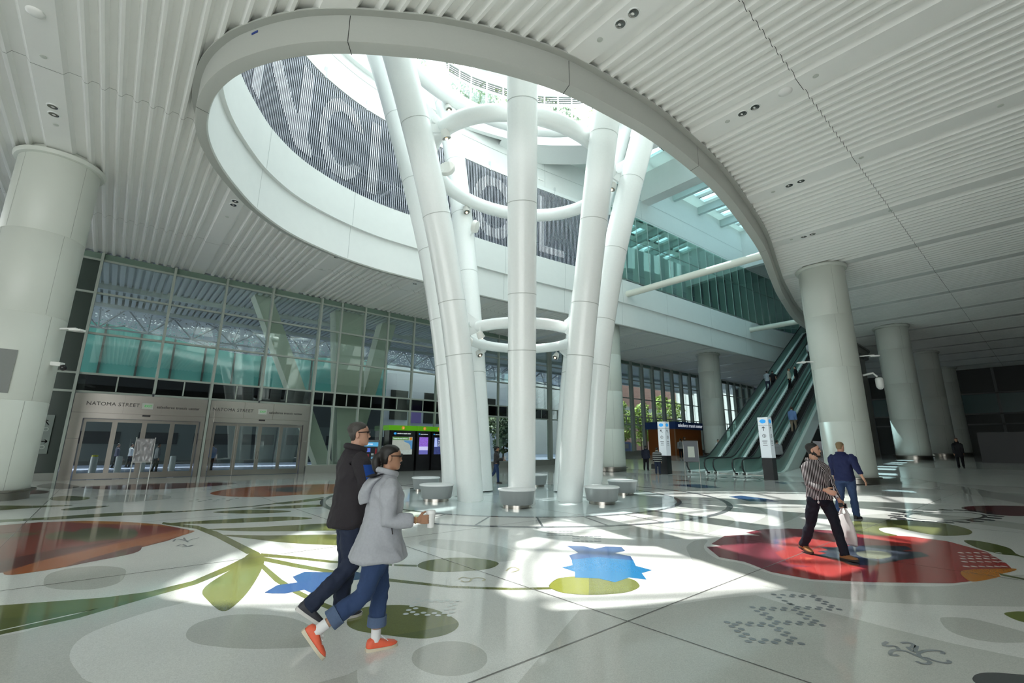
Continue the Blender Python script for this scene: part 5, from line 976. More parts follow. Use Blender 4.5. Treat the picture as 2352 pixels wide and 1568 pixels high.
# ================================================================ escalators
def escalator(yc, label):
    t = thing('escalator', label, 'escalator', (30,yc,0), 'escalators up to the upper deck'); W2 = .80; sl_ = .577
    def zc(x): # step line height
        x0, x1 = 32.2, 55.6
        return 0.08 if x < x0-1 else (13.9 if x > x1+1 else min(13.9, max(.08, (x-x0)*(13.82/(x1-x0))+.08)))
    b = MB(); x = 31.0; prev = None
    while x < 56.0:
        z = zc(x); b.box(x, x+.42, yc-.5, yc+.5, z-.26, z); x += .40
    so_ = b.build('steps', mat('step_black', (.008,.008,.009), .55), parent=t)
    b = MB(); b.box(29.6, 31.2, yc-.62, yc+.62, 0, .10); b.build('landing_plate', STEELD, parent=t)
    xs_ = [29.55, 30.2, 31.0, 31.8, 32.4, 33.2]+[34+i*2 for i in range(11)]+[55.2, 56.2, 57.4]
    def sm(x): return (zc(x-.5)+zc(x)+zc(x+.5))/3
    for sd_ in (-1, 1):
        y = yc+sd_*.60; yo = yc+sd_*.78
        b = MB(); b.loft([[(x,y,sm(x)+.12),(x,y,sm(x)+.92),(x,y+sd_*.012,sm(x)+.92),(x,y+sd_*.012,sm(x)+.12)] for x in xs_]); b.build('balustrade', GLASST, parent=t)
        hr = [(29.7,y,.16),(29.45,y,.26),(29.25,y,.5),(29.25,y,.75),(29.4,y,.95),(29.75,y,1.02)]+[(x,y,sm(x)+.97) for x in xs_[1:]]
        b = MB(); b.tube(hr, .042, 8); b.build('handrail', BLACKM, parent=t)
        b = MB(); b.loft([[(x,y-sd_*.05,sm(x)-.05),(x,y-sd_*.05,sm(x)+.16),(x,y-sd_*.14,sm(x)+.10),(x,y-sd_*.14,sm(x)-.05)] for x in xs_]); b.build('skirt', mat('decking_steel', (.86,.97,.94)), parent=t)
        b = MB(); b.loft([[(x,y-sd_*.045,sm(x)+.15),(x,yo,sm(x)+.15),(x,yo,sm(x)+.10),(x,y-sd_*.045,sm(x)+.10)] for x in xs_]); b.build('decking', mat('decking_steel', (.86,.97,.94), .22, metal=.55), parent=t)
        b = MB(); b.loft([[(x,yo-.015,max(0,sm(x)-.9)),(x,yo+.015,max(0,sm(x)-.9)),(x,yo+.015,sm(x)+.12),(x,yo-.015,sm(x)+.12)] for x in xs_]); b.build('side_cladding', mat('truss_cladding', (.62,.74,.70), .35, metal=.2), parent=t)
        b = MB(); b.loft([[(29.5,y-.1,0),(30.6,y-.1,0),(30.6,y+.1,0),(29.5,y+.1,0)],[(29.75,y-.06,.22),(30.6,y-.06,.22),(30.6,y+.06,.22),(29.75,y+.06,.22)]]); b.build('newel_base', BLACKM, parent=t)
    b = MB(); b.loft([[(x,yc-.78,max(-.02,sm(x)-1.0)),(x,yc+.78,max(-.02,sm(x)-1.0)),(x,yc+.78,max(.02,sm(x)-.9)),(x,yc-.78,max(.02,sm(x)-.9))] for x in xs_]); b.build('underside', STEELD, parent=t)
escalator(15.75, 'escalator farthest left of the three, nearest the orange booth')
escalator(13.98, 'middle escalator of the three')
escalator(12.20, 'escalator on the right, partly hidden by the huge right column')
b = MB()
for i in range(12):
    xa = 31.5+i*2; zt = max(.3, (xa-32.2)*.59-.95)
    if zt > .4: b.box(xa, xa+1.98, 11.36, 11.40, 0, min(zt, 11))
b.build('wall_escalator_side', STEEL, kind='structure')
# ================================================================ column-mounted fittings, far right kiosk and screen
def bracket_lamp(x, y, z, dx, dy, label):
    t = thing('column_light', label, 'light', (x,y,z), 'small white column lights'); b = MB(); b.bar((x,y,z), (x+dx,y+dy,z+.02), .10, .05); b.build('arm', WHITE, parent=t)
    b = MB(); e = Vector((dx,dy,0)).normalized(); b.bar((x+dx*.7,y+dy*.7,z-.03), (x+dx+e.x*.2,y+dy+e.y*.2,z-.03), .22, .06); b.build('head', WHITE, parent=t)
bracket_lamp(-1.72,20.75,5.3,.42,-.3,'flat white light bracketed on the right of the huge left column')
bracket_lamp(28.2,5.95,6.2,.25,-.55,'flat white light on the right side of the huge right column')
bracket_lamp(27.3,7.75,6.05,-.35,.45,'flat white light on the left side of the huge right column')
dcam = thing('security_camera', 'white dome camera bracketed low on the huge left column', 'camera', (-1.6,20.6,4.05))
b = MB(); b.bar((-1.75,20.75,4.15),(-1.45,20.5,4.12),.16,.12); b.build('bracket', WHITE, parent=dcam)
b = MB(); b.sphere((-1.42,20.48,4.02),.10,14,8); b.build('dome', BLACK, parent=dcam, smooth=60)
ptz = thing('security_camera', 'white hanging camera on the right of the huge right column', 'camera', (28.5,5.85,5.0))
b = MB(); b.tube([(28.35,5.98,5.25),(28.55,5.6,5.35),(28.58,5.45,5.15)], .05, 8); b.build('bracket', WHITE, parent=ptz, smooth=60)
b = MB(); b.lathe([(.12,.45),(.17,.40),(.17,.05),(.14,-.05),(.08,-.12),(.01,-.14)][::-1],(28.6,5.4,4.65),18); b.build('housing', WHITE, parent=ptz, smooth=50)
b = MB(); b.box(-2.95,-2.45,20.13,20.15,3.1,4.4); b.build('grille', mat('grille_grey', (.22,.23,.22), .6), loc=(-2.7,20.14,3.1), label='grey grille panel on the huge left column at the photo edge', category='grille')
fs = thing('departure_screen', 'white lit departure screen behind the greenish column on the right', 'screen', (52,7.7,1.2))
b = MB(); b.box(51.9,52.05,7.2,8.9,.9,4.6); b.build('case', BLACK, parent=fs)
b = MB(); b.box(51.86,51.9,7.3,8.8,1.7,4.5); so_ = b.build('display', mat('screen_white', (.7,.74,.82), .4, emit=(.8,.85,1), est=.55), parent=fs)
b = MB()
for k in range(7): b.box(51.84,51.86,7.5,8.3,2.0+k*.33,2.12+k*.33)
b.box(51.84,51.86,7.9,8.5,4.2,4.4); b.build('text_line', mat('screen_grey', (.12,.13,.15), .5), parent=so_)
kb = thing('dark_stall', 'black closed stall with a lit blue sign at the far right edge', 'stall', (44,1.5,.9))
b = MB(); b.box(43,45,.4,3.55,.85,2.75); b.build('cabinet', BLACKM, parent=kb)
b = MB(); b.box(44.9,45,-.9,.5,2.9,3.05); b.build('light_strip', mat('warm_strip', (.6,.5,.3), .4, emit=(1,.85,.5), est=.8), parent=kb)
b = MB(); b.sphere((44.8,.35,3.0),.09,10,6); b.build('sign_light', mat('blue_light', (.05,.15,.9), .4, emit=(.05,.25,1), est=3.), parent=kb)
# ================================================================ people
def fuse(mb, voxel, smooth=4, folds=0., ff=9., seed=0):
    """several closed shapes -> one continuous skin"""
    me = mb.mesh('fuse'); o = bpy.data.objects.new('fuse', me); COL.objects.link(o)
    m = o.modifiers.new('r', 'REMESH'); m.mode = 'VOXEL'; m.voxel_size = voxel; m.use_smooth_shade = True
    s = o.modifiers.new('s', 'SMOOTH'); s.factor = .5; s.iterations = smooth
    dg = bpy.context.evaluated_depsgraph_get(); r = bpy.data.meshes.new_from_object(o.evaluated_get(dg))
    bpy.data.objects.remove(o); bpy.data.meshes.remove(me)
    if folds:
        off = Vector((seed*3.1, seed*1.7, 0))
        for v in r.vertices:
            c = v.co; n1 = noise.noise(Vector((c.x*ff, c.y*ff, c.z*ff*.55))+off); n2 = noise.noise(Vector((c.x*ff*2.3, c.y*ff*2.3, c.z*ff*1.9+c.x*6))+off)
            n3 = abs(noise.noise(Vector((c.x*ff*1.5+c.z*3, c.y*ff*1.5, c.z*ff*1.1-c.x*4))+off)); v.co = c+v.normal*folds*(1.2*n1+.45*n2+.9*(.25-n3))
    r.polygons.foreach_set('use_smooth', [True]*len(r.polygons)); r.update(); return r
def attach(name, me, m, parent=None, label=None):
    me.name = name; me.materials.clear(); me.materials.append(m); o = bpy.data.objects.new(name, me); COL.objects.link(o)
    if parent is not None: o.parent = parent
    if label: o['label'] = label
    return o
def rotv(v, ax, a): return Matrix.Rotation(a, 3, ax) @ v
def ell_rings(spec, n=20, T=lambda p: p):
    """spec rows: z, half width, half depth, y shift"""
    return [[T(Vector((hw*math.copysign(abs(math.cos(t))**.85, math.cos(t)), yo+hd*math.copysign(abs(math.sin(t))**.85, math.sin(t)), z))) for t in [2*PI*j/n for j in range(n)]] for z, hw, hd, yo in spec]
def D(a): return math.radians(a)
SKIN = {'fair': mat('skin_fair', (.52,.29,.20), .5, noise_amt=.06), 'tan': mat('skin_tan', (.40,.21,.13), .5, noise_amt=.06), 'brown': mat('skin_brown', (.20,.10,.06), .5)}
def cloth(name, c, rough=.8): return mat('cloth_'+name, c, rough, noise_amt=.12, noise_scale=60, spec=.25, bump=.1)
def striped(name, base, line, period, width):
    if name in MT: return MT[name]
    m = mat(name, base, .7, spec=.3); nt = m.node_tree; b = nt.nodes['Principled BSDF']; t = nt.nodes.new('ShaderNodeTexCoord'); sx = nt.nodes.new('ShaderNodeSeparateXYZ')
    nt.links.new(t.outputs['Object'], sx.inputs[0]); d = nt.nodes.new('ShaderNodeMath'); d.operation = 'MULTIPLY'; d.inputs[1].default_value = 1/period; sg = nt.nodes.new('ShaderNodeMath'); sg.operation = 'SIGN'; nt.links.new(sx.outputs['X'], sg.inputs[0])
    pr = nt.nodes.new('ShaderNodeMath'); pr.operation = 'MULTIPLY'; nt.links.new(sg.outputs[0], pr.inputs[0]); nt.links.new(sx.outputs['Y'], pr.inputs[1])
    df = nt.nodes.new('ShaderNodeMath'); df.operation = 'SUBTRACT'; nt.links.new(sx.outputs['X'], df.inputs[0]); nt.links.new(pr.outputs[0], df.inputs[1])
    nt.links.new(df.outputs[0] if period < .06 else sx.outputs['Z'], d.inputs[0])
    f = nt.nodes.new('ShaderNodeMath'); f.operation = 'FRACT'; nt.links.new(d.outputs[0], f.inputs[0]); l = nt.nodes.new('ShaderNodeMath'); l.operation = 'LESS_THAN'; l.inputs[1].default_value = width; nt.links.new(f.outputs[0], l.inputs[0])
    mx = nt.nodes.new('ShaderNodeMixRGB'); mx.inputs[1].default_value = (*base,1); mx.inputs[2].default_value = (*line,1); nt.links.new(l.outputs[0], mx.inputs[0]); nt.links.new(mx.outputs[0], b.inputs['Base Color']); return m
HEAD = [(0,.020,.080,.045),(.05,.038,.093,.005),(.13,.053,.097,-.042),(.22,.060,.095,-.058),(.34,.066,.094,-.070),(.44,.071,.090,-.082),(.52,.074,.088,-.092),(.60,.076,.096,-.099),(.72,.077,.092,-.104),(.83,.071,.076,-.096),(.92,.052,.050,-.073),(.98,.024,.018,-.040)]
def person(label, pos, facing, H=1.75, z=None, skin='fair', legs=((4,6,0),(-6,8,0)), arms=((-4,4,12),(4,4,12)), wrist=((0,0),(0,0)), lean=0., twist=0., head=(0,0), build=1., fem=False,
           top=None, topm=None, sleeve=1., hem=.47, flare=1., trm=None, leg_end=.045, shoem=None, solem=None, hairm=None, hair='short', vox=.028, curl=(.5,.5), extras=None, group=None, foldamp=None, seed=1, cat='person', skirt=False, fold_top=1.):
    k = H/1.75; z0 = fz(pos[0]) if z is None else z
    hipz = .525*H; shz = .798*H; hipw = (.058 if not fem else .056)*H; shw = (.112 if not fem else .100)*H*build
    def T(p):   # torso twist and lean
        f = max(0, min(1, (p.z-hipz)/(shz-hipz))); q = rotv(Vector((p.x, p.y, 0)), 'Z', twist*f); q = Vector((q.x, q.y, p.z-hipz)); q = rotv(q, 'X', -lean*max(0, min(1, f*1.6))); return Vector((q.x, q.y, q.z+hipz))
    # legs by angles: (swing forward, knee bend, toe down) right, left
    J = {}; low = 9
    for s, (sw, kn, toe) in zip((1,-1), legs):
        hip = Vector((s*hipw, 0, hipz)); th = Vector((s*.012, math.sin(D(sw)), -math.cos(D(sw)))).normalized(); kneep = hip+th*.245*H
        a = sw-kn; sh = Vector((0, math.sin(D(a)), -math.cos(D(a)))); ank = kneep+sh*.24*H
        fa = -toe; fd = Vector((s*.10, math.cos(D(fa)), math.sin(D(fa)))).normalized(); fu = Vector((0, -math.sin(D(fa)), math.cos(D(fa))))
        heel = ank-fd*.045*k-fu*.068*k; ball = ank+fd*.10*k-fu*.070*k; toep = ank+fd*.185*k-fu*.068*k*.9
        J[s] = (hip, kneep, ank, fd, fu, heel, ball, toep); low = min(low, heel.z, ball.z, toep.z)
    dz = -low+.004
    A = {}
    for s, (sw, ab, el) , (fy, fx) in zip((1,-1), arms, wrist):   # swing, abduct, elbow bend ; forearm yaw in
        sh = T(Vector((s*shw, -.005*H, shz))); u = rotv(rotv(Vector((0,0,-1)), 'X', D(sw)), 'Y', -s*D(ab)); u = rotv(u, 'Z', twist); elb = sh+u*.168*H
        w = rotv(u, rotv(Vector((1,0,0)), 'Z', twist), D(el)); w = rotv(w, 'Z', s*D(fy)); wr = elb+w*.148*H; A[s] = (sh, elb, wr, w.normalized())
    B = MB(); c = .90
    tor = [(.47,.088,.072,0),(.50,.094,.080,0),(.56,.088,.074,.002),(.61,.082,.066,.003),(.68,.088,.070,.004),(.75,.098,.072,.002),(.785,.094,.060,-.004),(.82,.060,.044,-.010),(.845,.034,.036,-.010)]
    B.loft(ell_rings([(a*H, b*H*build*c*(.94 if fem else 1), d*H*build*c, e*H) for a, b, d, e in tor], 20, T))
    hc = T(Vector((0,-.008*H,.845*H))); hy, hp = head; hh = .130*H; hs = k*.98
    nkb = Vector((0,.004*H,.0)); Hd = Matrix.Rotation(twist+D(hy), 3, 'Z') @ Matrix.Rotation(-lean*.4+D(hp), 3, 'X'); hb = hc+Vector((0,.012*H,.028*H))
    def Th(p): return hb+Hd @ Vector(p)
    B.tube([hc-Vector((0,0,.03*H)), hc+Vector((0,.004*H,.01*H)), Th((0,-.005,.05*k)), Th((0,-.012,.10*k))], [.040*H,.034*H*(.9 if fem else 1.05),.033*H*(.9 if fem else 1.05),.034*H], 14)
    def hring(t, hw, f, b, g=0.): return [Th((hw*hs*(1+g)*math.sin(a)*(1 if math.cos(a) < 0 else .96), ((f+b)/2+((f-b)/2*(1+g))*math.cos(a))*hs, t*hh)) for a in [2*PI*j/20 for j in range(20)]]
    B.loft([hring(*r) for r in HEAD])
    B.loft([[Th((x*hs, y*hs, t*hh)) for x, y, t in R] for R in ([(-.008,.08,.56),(.008,.08,.56),(.007,.094,.56),(-.007,.094,.56)],[(-.013,.08,.42),(.013,.08,.42),(.008,.110,.42),(-.008,.110,.42)],[(-.017,.08,.355),(.017,.08,.355),(.011,.116,.36),(-.011,.116,.36)],[(-.012,.08,.325),(.012,.08,.325),(.006,.104,.325),(-.006,.104,.325)])])
    for s in (1,-1): B.loft([[Th(((s*(.070+o))*hs, (-.012+.019*math.cos(a)*r)*hs, (.44+.145*math.sin(a)*r)*hh)) for a in [2*PI*j/10*s for j in range(10)]] for o, r in ((0,.7),(.010,1),(.015,.8))])
    for s in (1,-1):
        hip, kn, an, fd, fu, heel, ball, toep = J[s]
        B.tube([hip+Vector((0,0,.03*H)), hip, hip.lerp(kn,.5), kn, kn.lerp(an,.3), kn.lerp(an,.7), an, an-fu*.03*k], [x*H*c for x in (.05,.052,.046,.032,.032,.025,.021,.02)], 12)
        B.tube([an-fu*.045*k-fd*.03*k, an-fu*.045*k+fd*.06*k, an-fu*.055*k+fd*.14*k], [.028*k,.032*k,.022*k], 10)
        sh, el, wr, wd = A[s]
        B.tube([sh+Vector((-s*.03*H,0,-.01*H)), sh+Vector((0,0,-.006*H)), sh.lerp(el,.5), el, el.lerp(wr,.3), el.lerp(wr,.85), wr, wr+wd*.012*H], [x*H*c for x in (.033,.034,.028,.023,.0245,.017,.016,.016)], 12)
        # hand: palm, four fingers, thumb
        inn = Vector((-s,0,0)); inn = rotv(inn, 'Z', twist); n = (inn-wd*inn.dot(wd)).normalized(); l = wd.cross(n)*s
        if l.y+l.z*.2 < 0 and abs(wd.z) > .6: l = -l
        cu = curl[0 if s == 1 else 1]; m_ = k*1.02
        B.loft([[wr+wd*d_*m_+(l*math.cos(a)*wdt+n*math.sin(a)*th_)*m_ for a in [2*PI*j/10 for j in range(10)]] for d_, wdt, th_ in ((-.005,.024,.018),(.03,.036,.017),(.07,.041,.014),(.092,.038,.012))])
        for fi, (o, L) in enumerate(((.031,.068),(.0105,.078),(-.0105,.073),(-.031,.058))):
            p = wr+wd*.085*m_+l*o*m_; P = [p-wd*.02*m_, p]; ang = 0
            for seg_, da in ((.45,.45),(.32,.75),(.23,.5)):
                ang += da*cu*1.15; p = p+(wd*math.cos(ang)+n*math.sin(ang))*L*seg_*m_; P.append(p)
            B.tube(P, [.0088*m_,.0085*m_,.0080*m_,.0075*m_,.0060*m_], 8)
        p = wr+wd*.022*m_+l*.030*m_; t1 = (wd*.65+l*.75+n*.35*cu).normalized(); t2 = (wd*.85+l*.25+n*.6*cu).normalized(); B.tube([p-t1*.015*m_, p+t1*.03*m_, p+t1*.03*m_+t2*.03*m_, p+t1*.03*m_+t2*.052*m_], [.013*m_,.0125*m_,.0105*m_,.008*m_], 8)
    def up_(mb_): mb_.v = [(x, y, z_+dz) for x, y, z_ in mb_.v]; return mb_
    body = attach('person', fuse(up_(B), min(vox, .02) if vox > .017 else .0052, 2), SKIN[skin])
    yaw = math.atan2(facing[1], facing[0])-PI/2
    body.location = (pos[0], pos[1], z0); body.rotation_euler = (0,0,yaw); body['label'] = label; body['category'] = cat
    if group: body['group'] = group
    fa_ = foldamp if foldamp is not None else (.0135 if vox < .02 else .006)
    # trousers
    Q = MB()
    Q.loft(ell_rings([(z_*H, w*H*build*(1.04 if fem else 1), d*H*build, yo*H) for z_, w, d, yo in ((.455,.068,.066,-.004),(.475,.094,.078,-.004),(.505,.098,.082,-.004),(.535,.088,.072,0),(.57,.070,.056,.002))], 20, T))
    for s in (1,-1):
        hip, kn, an = J[s][:3]; lf = 1-max(0,(leg_end-.045))/.24; en = kn.lerp(an, lf)
        Q.tube([hip+Vector((0,0,.0)), hip-Vector((0,0,.03*H)), hip.lerp(kn,.55), kn, kn.lerp(en,.4), kn.lerp(en,.8), en+(en-kn).normalized()*.012*H], [x*H*(build*.5+.5) for x in (.050,.058,.052,.042,.040,.037,.038)], 14, up=(1,0,0))
    attach('trousers', fuse(up_(Q), vox, 3, fa_, 11, seed), trm, body)
    if leg_end > .1:
        for s in (1,-1):
            kn, an = J[s][1:3]; lf = 1-(leg_end-.045)/.24; en = kn.lerp(an, lf); d_ = (an-kn).normalized(); cb_ = MB(); cb_.tube([en-d_*.035*H, en-d_*.034*H, en+d_*.012*H, en+d_*.014*H], [.038*H,.047*H,.048*H,.039*H], 18); up_(cb_)
            cb_.build('cuff', cloth('denim_cuff', (.09,.13,.22)), parent=None, smooth=60, local=True).parent = body
    for s in (1,-1):
        hip, kn, an, fd, fu, heel, ball, toep = J[s]; sd_ = fd.cross(fu); so_ = MB(); rg = []
        for d_, w, h0, h1 in ((-.075,.022,.0,.060),(-.065,.034,.0,.085),(-.02,.038,.0,.105),(.03,.040,.0,.088),(.08,.047,.0,.066),(.13,.048,.0,.056),(.175,.036,.002,.046),(.198,.015,.008,.030)):
            base = an-fu*.072*k+fd*d_*k; rg.append([base+sd_*w*k*math.copysign(abs(math.cos(a))**.6, math.cos(a))+fu*k*(h0+(h1-h0)*(.5+.5*math.copysign(abs(math.sin(a))**.7, math.sin(a)))) for a in [2*PI*j/14 for j in range(14)]])
        so_.loft(rg); up_(so_); sh_o = so_.build('shoe', shoem, smooth=60, local=True); sh_o.parent = body
        if vox < .02 or solem is not None:
            sl_ = MB(); rg = [[an-fu*.072*k+fd*d_*k+sd_*w*k*cx+fu*k*h for cx, h in ((-1,-.004),(1,-.004),(1.03,.020+lift),(-1.03,.020+lift))] for d_, w, lift in ((-.08,.026,.006),(-.06,.038,.004),(0,.040,0),(.08,.049,0),(.14,.049,0),(.185,.034,.004),(.203,.016,.010))]
            sl_.loft(rg); up_(sl_); q_ = sl_.build('sole', solem or BLACKM, smooth=50, local=True); q_.parent = sh_o
    # top garment
    G = MB(); hz = hem
    spec = [(hz,.098*flare,.086*flare,-.002),(hz+.015,.104*flare,.092*flare,-.002),(lerp(hz,.62,.5),lerp(.104*flare,.098,.5),lerp(.092*flare,.080,.5),0),(.62,.096+.006*(flare-1),.079,.002),(.69,.101,.080,.003),(.755,.112,.082,0),(.790,.114,.070,-.006),(.812,.098,.060,-.009),(.832,.068,.052,-.010),(.852,.046,.046,-.008),(.866,.040,.043,-.004)][:10 if top == 'shirt' else 11]
    G.loft(ell_rings([(a*H, b*H*build*(.93 if fem else 1), d*H*build, e*H) for a, b, d, e in spec], 22, T))
    for s in (1,-1):
        sh, el, wr, wd = A[s]; f = sleeve
        if f > .5: en = el.lerp(wr, (f-.5)*2); P = [sh+Vector((-s*.045*H,0,-.006*H)), sh+Vector((-s*.012*H,0,.0)), sh.lerp(el,.12), sh.lerp(el,.5), el, el.lerp(en,.5), en]; R = (.028,.041,.045,.041,.037,.033,.029)
        else: en = sh.lerp(el, f*2); P = [sh+Vector((-s*.045*H,0,-.006*H)), sh+Vector((-s*.012*H,0,0)), sh.lerp(en,.3), en]; R = (.026,.036,.042,.040)
        G.tube(P, [x*H*(build*.6+.4) for x in R], 14)
    attach('jacket' if top == 'jacket' else 'coat' if top == 'coat' else 'sweater' if top == 'sweater' else 'shirt', fuse(up_(G), vox, 3, fa_*fold_top, 8, seed+5), topm, body)
    if vox < .028 or top == 'jacket':
        cl = MB(); cz_ = .862 if top != 'shirt' else .850
        cl.tube([T(Vector(((.052 if top != 'shirt' else .056)*H*math.cos(a), -.010*H+.052*H*math.sin(a), (cz_-(.014*max(0,math.sin(a)) if top == 'shirt' else 0)+.010*math.sin(a+PI)*1)*H)) ) for a in [2*PI*j/24 for j in range(24)]], (.012 if top != 'shirt' else .008)*H, 8, closed=True, ry=(.016 if top != 'shirt' else .012)*H); up_(cl); cl.build('collar', topm, smooth=60, local=True).parent = body
    # hair
    if hair != 'bald':
        Hr = MB(); g = .055 if hair == 'short' else .075
        rows = [r for r in HEAD if r[0] >= .52]
        def hr(r, fr):
            out = []
            for a in [2*PI*j/24 for j in range(24)]:
                ca = math.cos(a); x = r[1]*(1+g)*math.sin(a); f_, b_ = r[2], r[3]; y = (f_+b_)/2+((f_-b_)/2*(1+g))*ca; y = min(y, fr); out.append(Th((x*hs, y*hs, (r[0]+(.02 if r[0] > .9 else 0))*hh)))
            return out
        back = [(.20,.048,.0,-.066),(.34,.066,.0,-.076),(.46,.072,.0,-.088)]
        Hr.loft([hr(r, -.025) for r in back]+[hr(r, {.52:-.015,.60:-.005,.72:.070,.83:.085,.92:.08,.98:.07}[r[0]] - (.02 if hair == 'receding' else 0)) for r in rows])
        if hair in ('ponytail','long','bun'):
            if hair == 'ponytail': Hr.tube([Th((0,-.098*hs,.62*hh)), Th((0,-.125*hs,.50*hh)), Th((.004,-.135*hs,.30*hh)), Th((.008,-.12*hs,.02*hh)), Th((.008,-.095*hs,-.26*hh))], [.026*k,.036*k,.042*k,.036*k,.014*k], 12)
            if hair == 'long': Hr.loft([hr(r, -.01) for r in [(-.55,.075,0,-.085),(-.2,.082,0,-.10),(.2,.080,0,-.10),(.46,.078,0,-.098)]])
        attach('hair', fuse(up_(Hr), min(vox, .012), 2, .002, 40, seed), hairm, body)
    J['A'] = A; J['Th'] = Th; J['dz'] = dz; J['hs'] = hs; J['hh'] = hh; J['T'] = T; J['H'] = H; J['yaw'] = yaw; J['pos'] = Vector((pos[0], pos[1], z0)); J['body'] = body
    def world(p): return J['pos']+Matrix.Rotation(yaw, 3, 'Z') @ (Vector(p)+Vector((0,0,dz)))
    J['world'] = world; J['up'] = up_
    return J
def part_of(J, mb, name, m, smooth=60, label=None):
    J['up'](mb); o = mb.build(name, m, smooth=smooth, local=True); o.parent = J['body']
    if label: o['label'] = label
    return o
def sunglasses(J):
    Th, hs, hh = J['Th'], J['hs'], J['hh']; b = MB()
    for s in (1,-1):
        b.loft([[Th(((s*.034+.026*math.cos(a))*hs, y*hs, (.535+.13*math.sin(a))*hh)) for a in [2*PI*j/14 for j in range(14)]] for y in (.100,.106)])
        b.bar(Th((s*.060*hs,.098*hs,.56*hh)), Th((s*.080*hs,-.012*hs,.55*hh)), .005, .008)
    b.bar(Th((-.01*hs,.107*hs,.56*hh)), Th((.01*hs,.107*hs,.56*hh)), .005, .006); part_of(J, b, 'sunglasses', BLACK, 40)
def face(J, brow=None, beard=None, lips=(.35,.13,.11)):
    Th, hs, hh = J['Th'], J['hs'], J['hh']
    for s in (1,-1):
        b = MB(); b.sphere((0,0,0), 1, 10, 6); b.v = [tuple(Th(((s*.032+.014*x)*hs, (.0855+.007*y)*hs, .525*hh+.0065*z*hs))) for x, y, z in b.v]; e = part_of(J, b, 'eye', mat('eye_dark', (.05,.04,.035), .3))
        if brow: b = MB(); b.bar(Th((s*.014*hs,.097*hs,.60*hh)), Th((s*.050*hs,.086*hs,.612*hh)), .008, .010); part_of(J, b, 'eyebrow', brow)
    b = MB(); b.sphere((0,0,0), 1, 12, 6); b.v = [tuple(Th(((.022*x)*hs, (.093+.008*y)*hs, .215*hh+.007*z*hs))) for x, y, z in b.v]; part_of(J, b, 'lips', mat('lips', lips, .5))
    if beard:
        b = MB(); R = []
        for t, hw, f, bk in HEAD[:5]:
            R.append([Th((hw*1.045*hs*math.sin(a), ((f+bk)/2+(f-bk)/2*1.04*math.cos(a) if abs(a) < 2 else 0)*hs, (t-.02)*hh)) for a in [lerp(-1.9,1.9,j/20) for j in range(21)]])
        top_ = [Th((.069*1.04*hs*math.sin(a), (.010+.083*1.04*math.cos(a))*hs, (.40+.10*abs(math.sin(a))**4)*hh)) for a in [lerp(-1.9,1.9,j/20) for j in range(21)]]
        for r in (R[:3],): b.loft([[p for p in q_]+[p+(Th((0,0,.2*hh))-p)*.25 for p in q_[::-1]] for q_ in r])
        for s in (1,-1): b.loft([[Th((s*x*hs, y*hs, t*hh)) for x, y in ((hw*.9,yb),(hw*1.05,yb),(hw*1.05,yf),(hw*.9,yf))] for t, hw, yb, yf in ((.12,.054,-.02,.055),(.24,.062,-.03,.045),(.36,.068,-.028,.015),(.50,.074,-.026,-.004))])
        b.bar(Th((-.026*hs,.100*hs,.275*hh)), Th((.026*hs,.100*hs,.275*hh)), .008, .012); part_of(J, b, 'beard', beard, 50)
DENIM = cloth('dark_denim', (.022,.030,.058)); DENIMB = cloth('blue_denim', (.030,.055,.13)); NAVY = cloth('navy', (.016,.022,.075)); BLK = cloth('black', (.010,.010,.013)); GREYC = cloth('grey', (.28,.29,.30)); WHT = cloth('white', (.66,.68,.70)); BLU = cloth('light_blue', (.14,.24,.48)); CHAR = cloth('charcoal', (.030,.026,.030))
HB = mat('hair_black', (.010,.008,.007), .55, noise_amt=.3, noise_scale=80); HBR = mat('hair_brown', (.06,.035,.02), .6, noise_amt=.3, noise_scale=80); HGR = mat('hair_greying', (.05,.045,.04), .6, noise_amt=.4, noise_scale=80); HBL = mat('hair_sandy', (.20,.14,.07), .6, noise_amt=.3, noise_scale=80)
SHB = mat('shoe_black', (.015,.015,.016), .45)
# ---- man in the dark fleece jacket
M1 = person('man in charcoal jacket with blue side panel and sunglasses walking left of the woman', (1.93,4.70), (.98,-.16), 1.86, skin='fair', legs=((2,50,36),(5,9,0)), arms=((14,10,40),(-8,8,25)), head=(-12,3), lean=D(2), build=1.13,
    top='jacket', topm=CHAR, sleeve=.96, hem=.46, flare=1.06, trm=DENIM, shoem=mat('shoe_charcoal', (.035,.035,.045), .6), solem=mat('sole_white', (.62,.60,.57), .6), hairm=HGR, hair='short', vox=.011, seed=3)
sunglasses(M1); face(M1)
A = M1['A'][1]; b = MB(); sh, el = A[0], A[1]; u = (el-sh).normalized(); sd_ = Vector((1,0,0)); fw = Vector((0,1,0))
b.loft([[sh.lerp(el,t)+(sd_*math.cos(a)+fw*math.sin(a))*r*M1['H'] for a in [lerp(-.1,1.5,j/8) for j in range(9)]]+[sh.lerp(el,t)+(sd_*math.cos(a)+fw*math.sin(a))*(r-.008)*M1['H'] for a in [lerp(1.5,-.1,j/8) for j in range(9)]] for t, r in ((.12,.056),(.3,.0575),(.55,.055),(.85,.052))])
part_of(M1, b, 'sleeve_panel', cloth('royal_blue', (.012,.055,.26)), 60, 'royal blue sleeve panel')
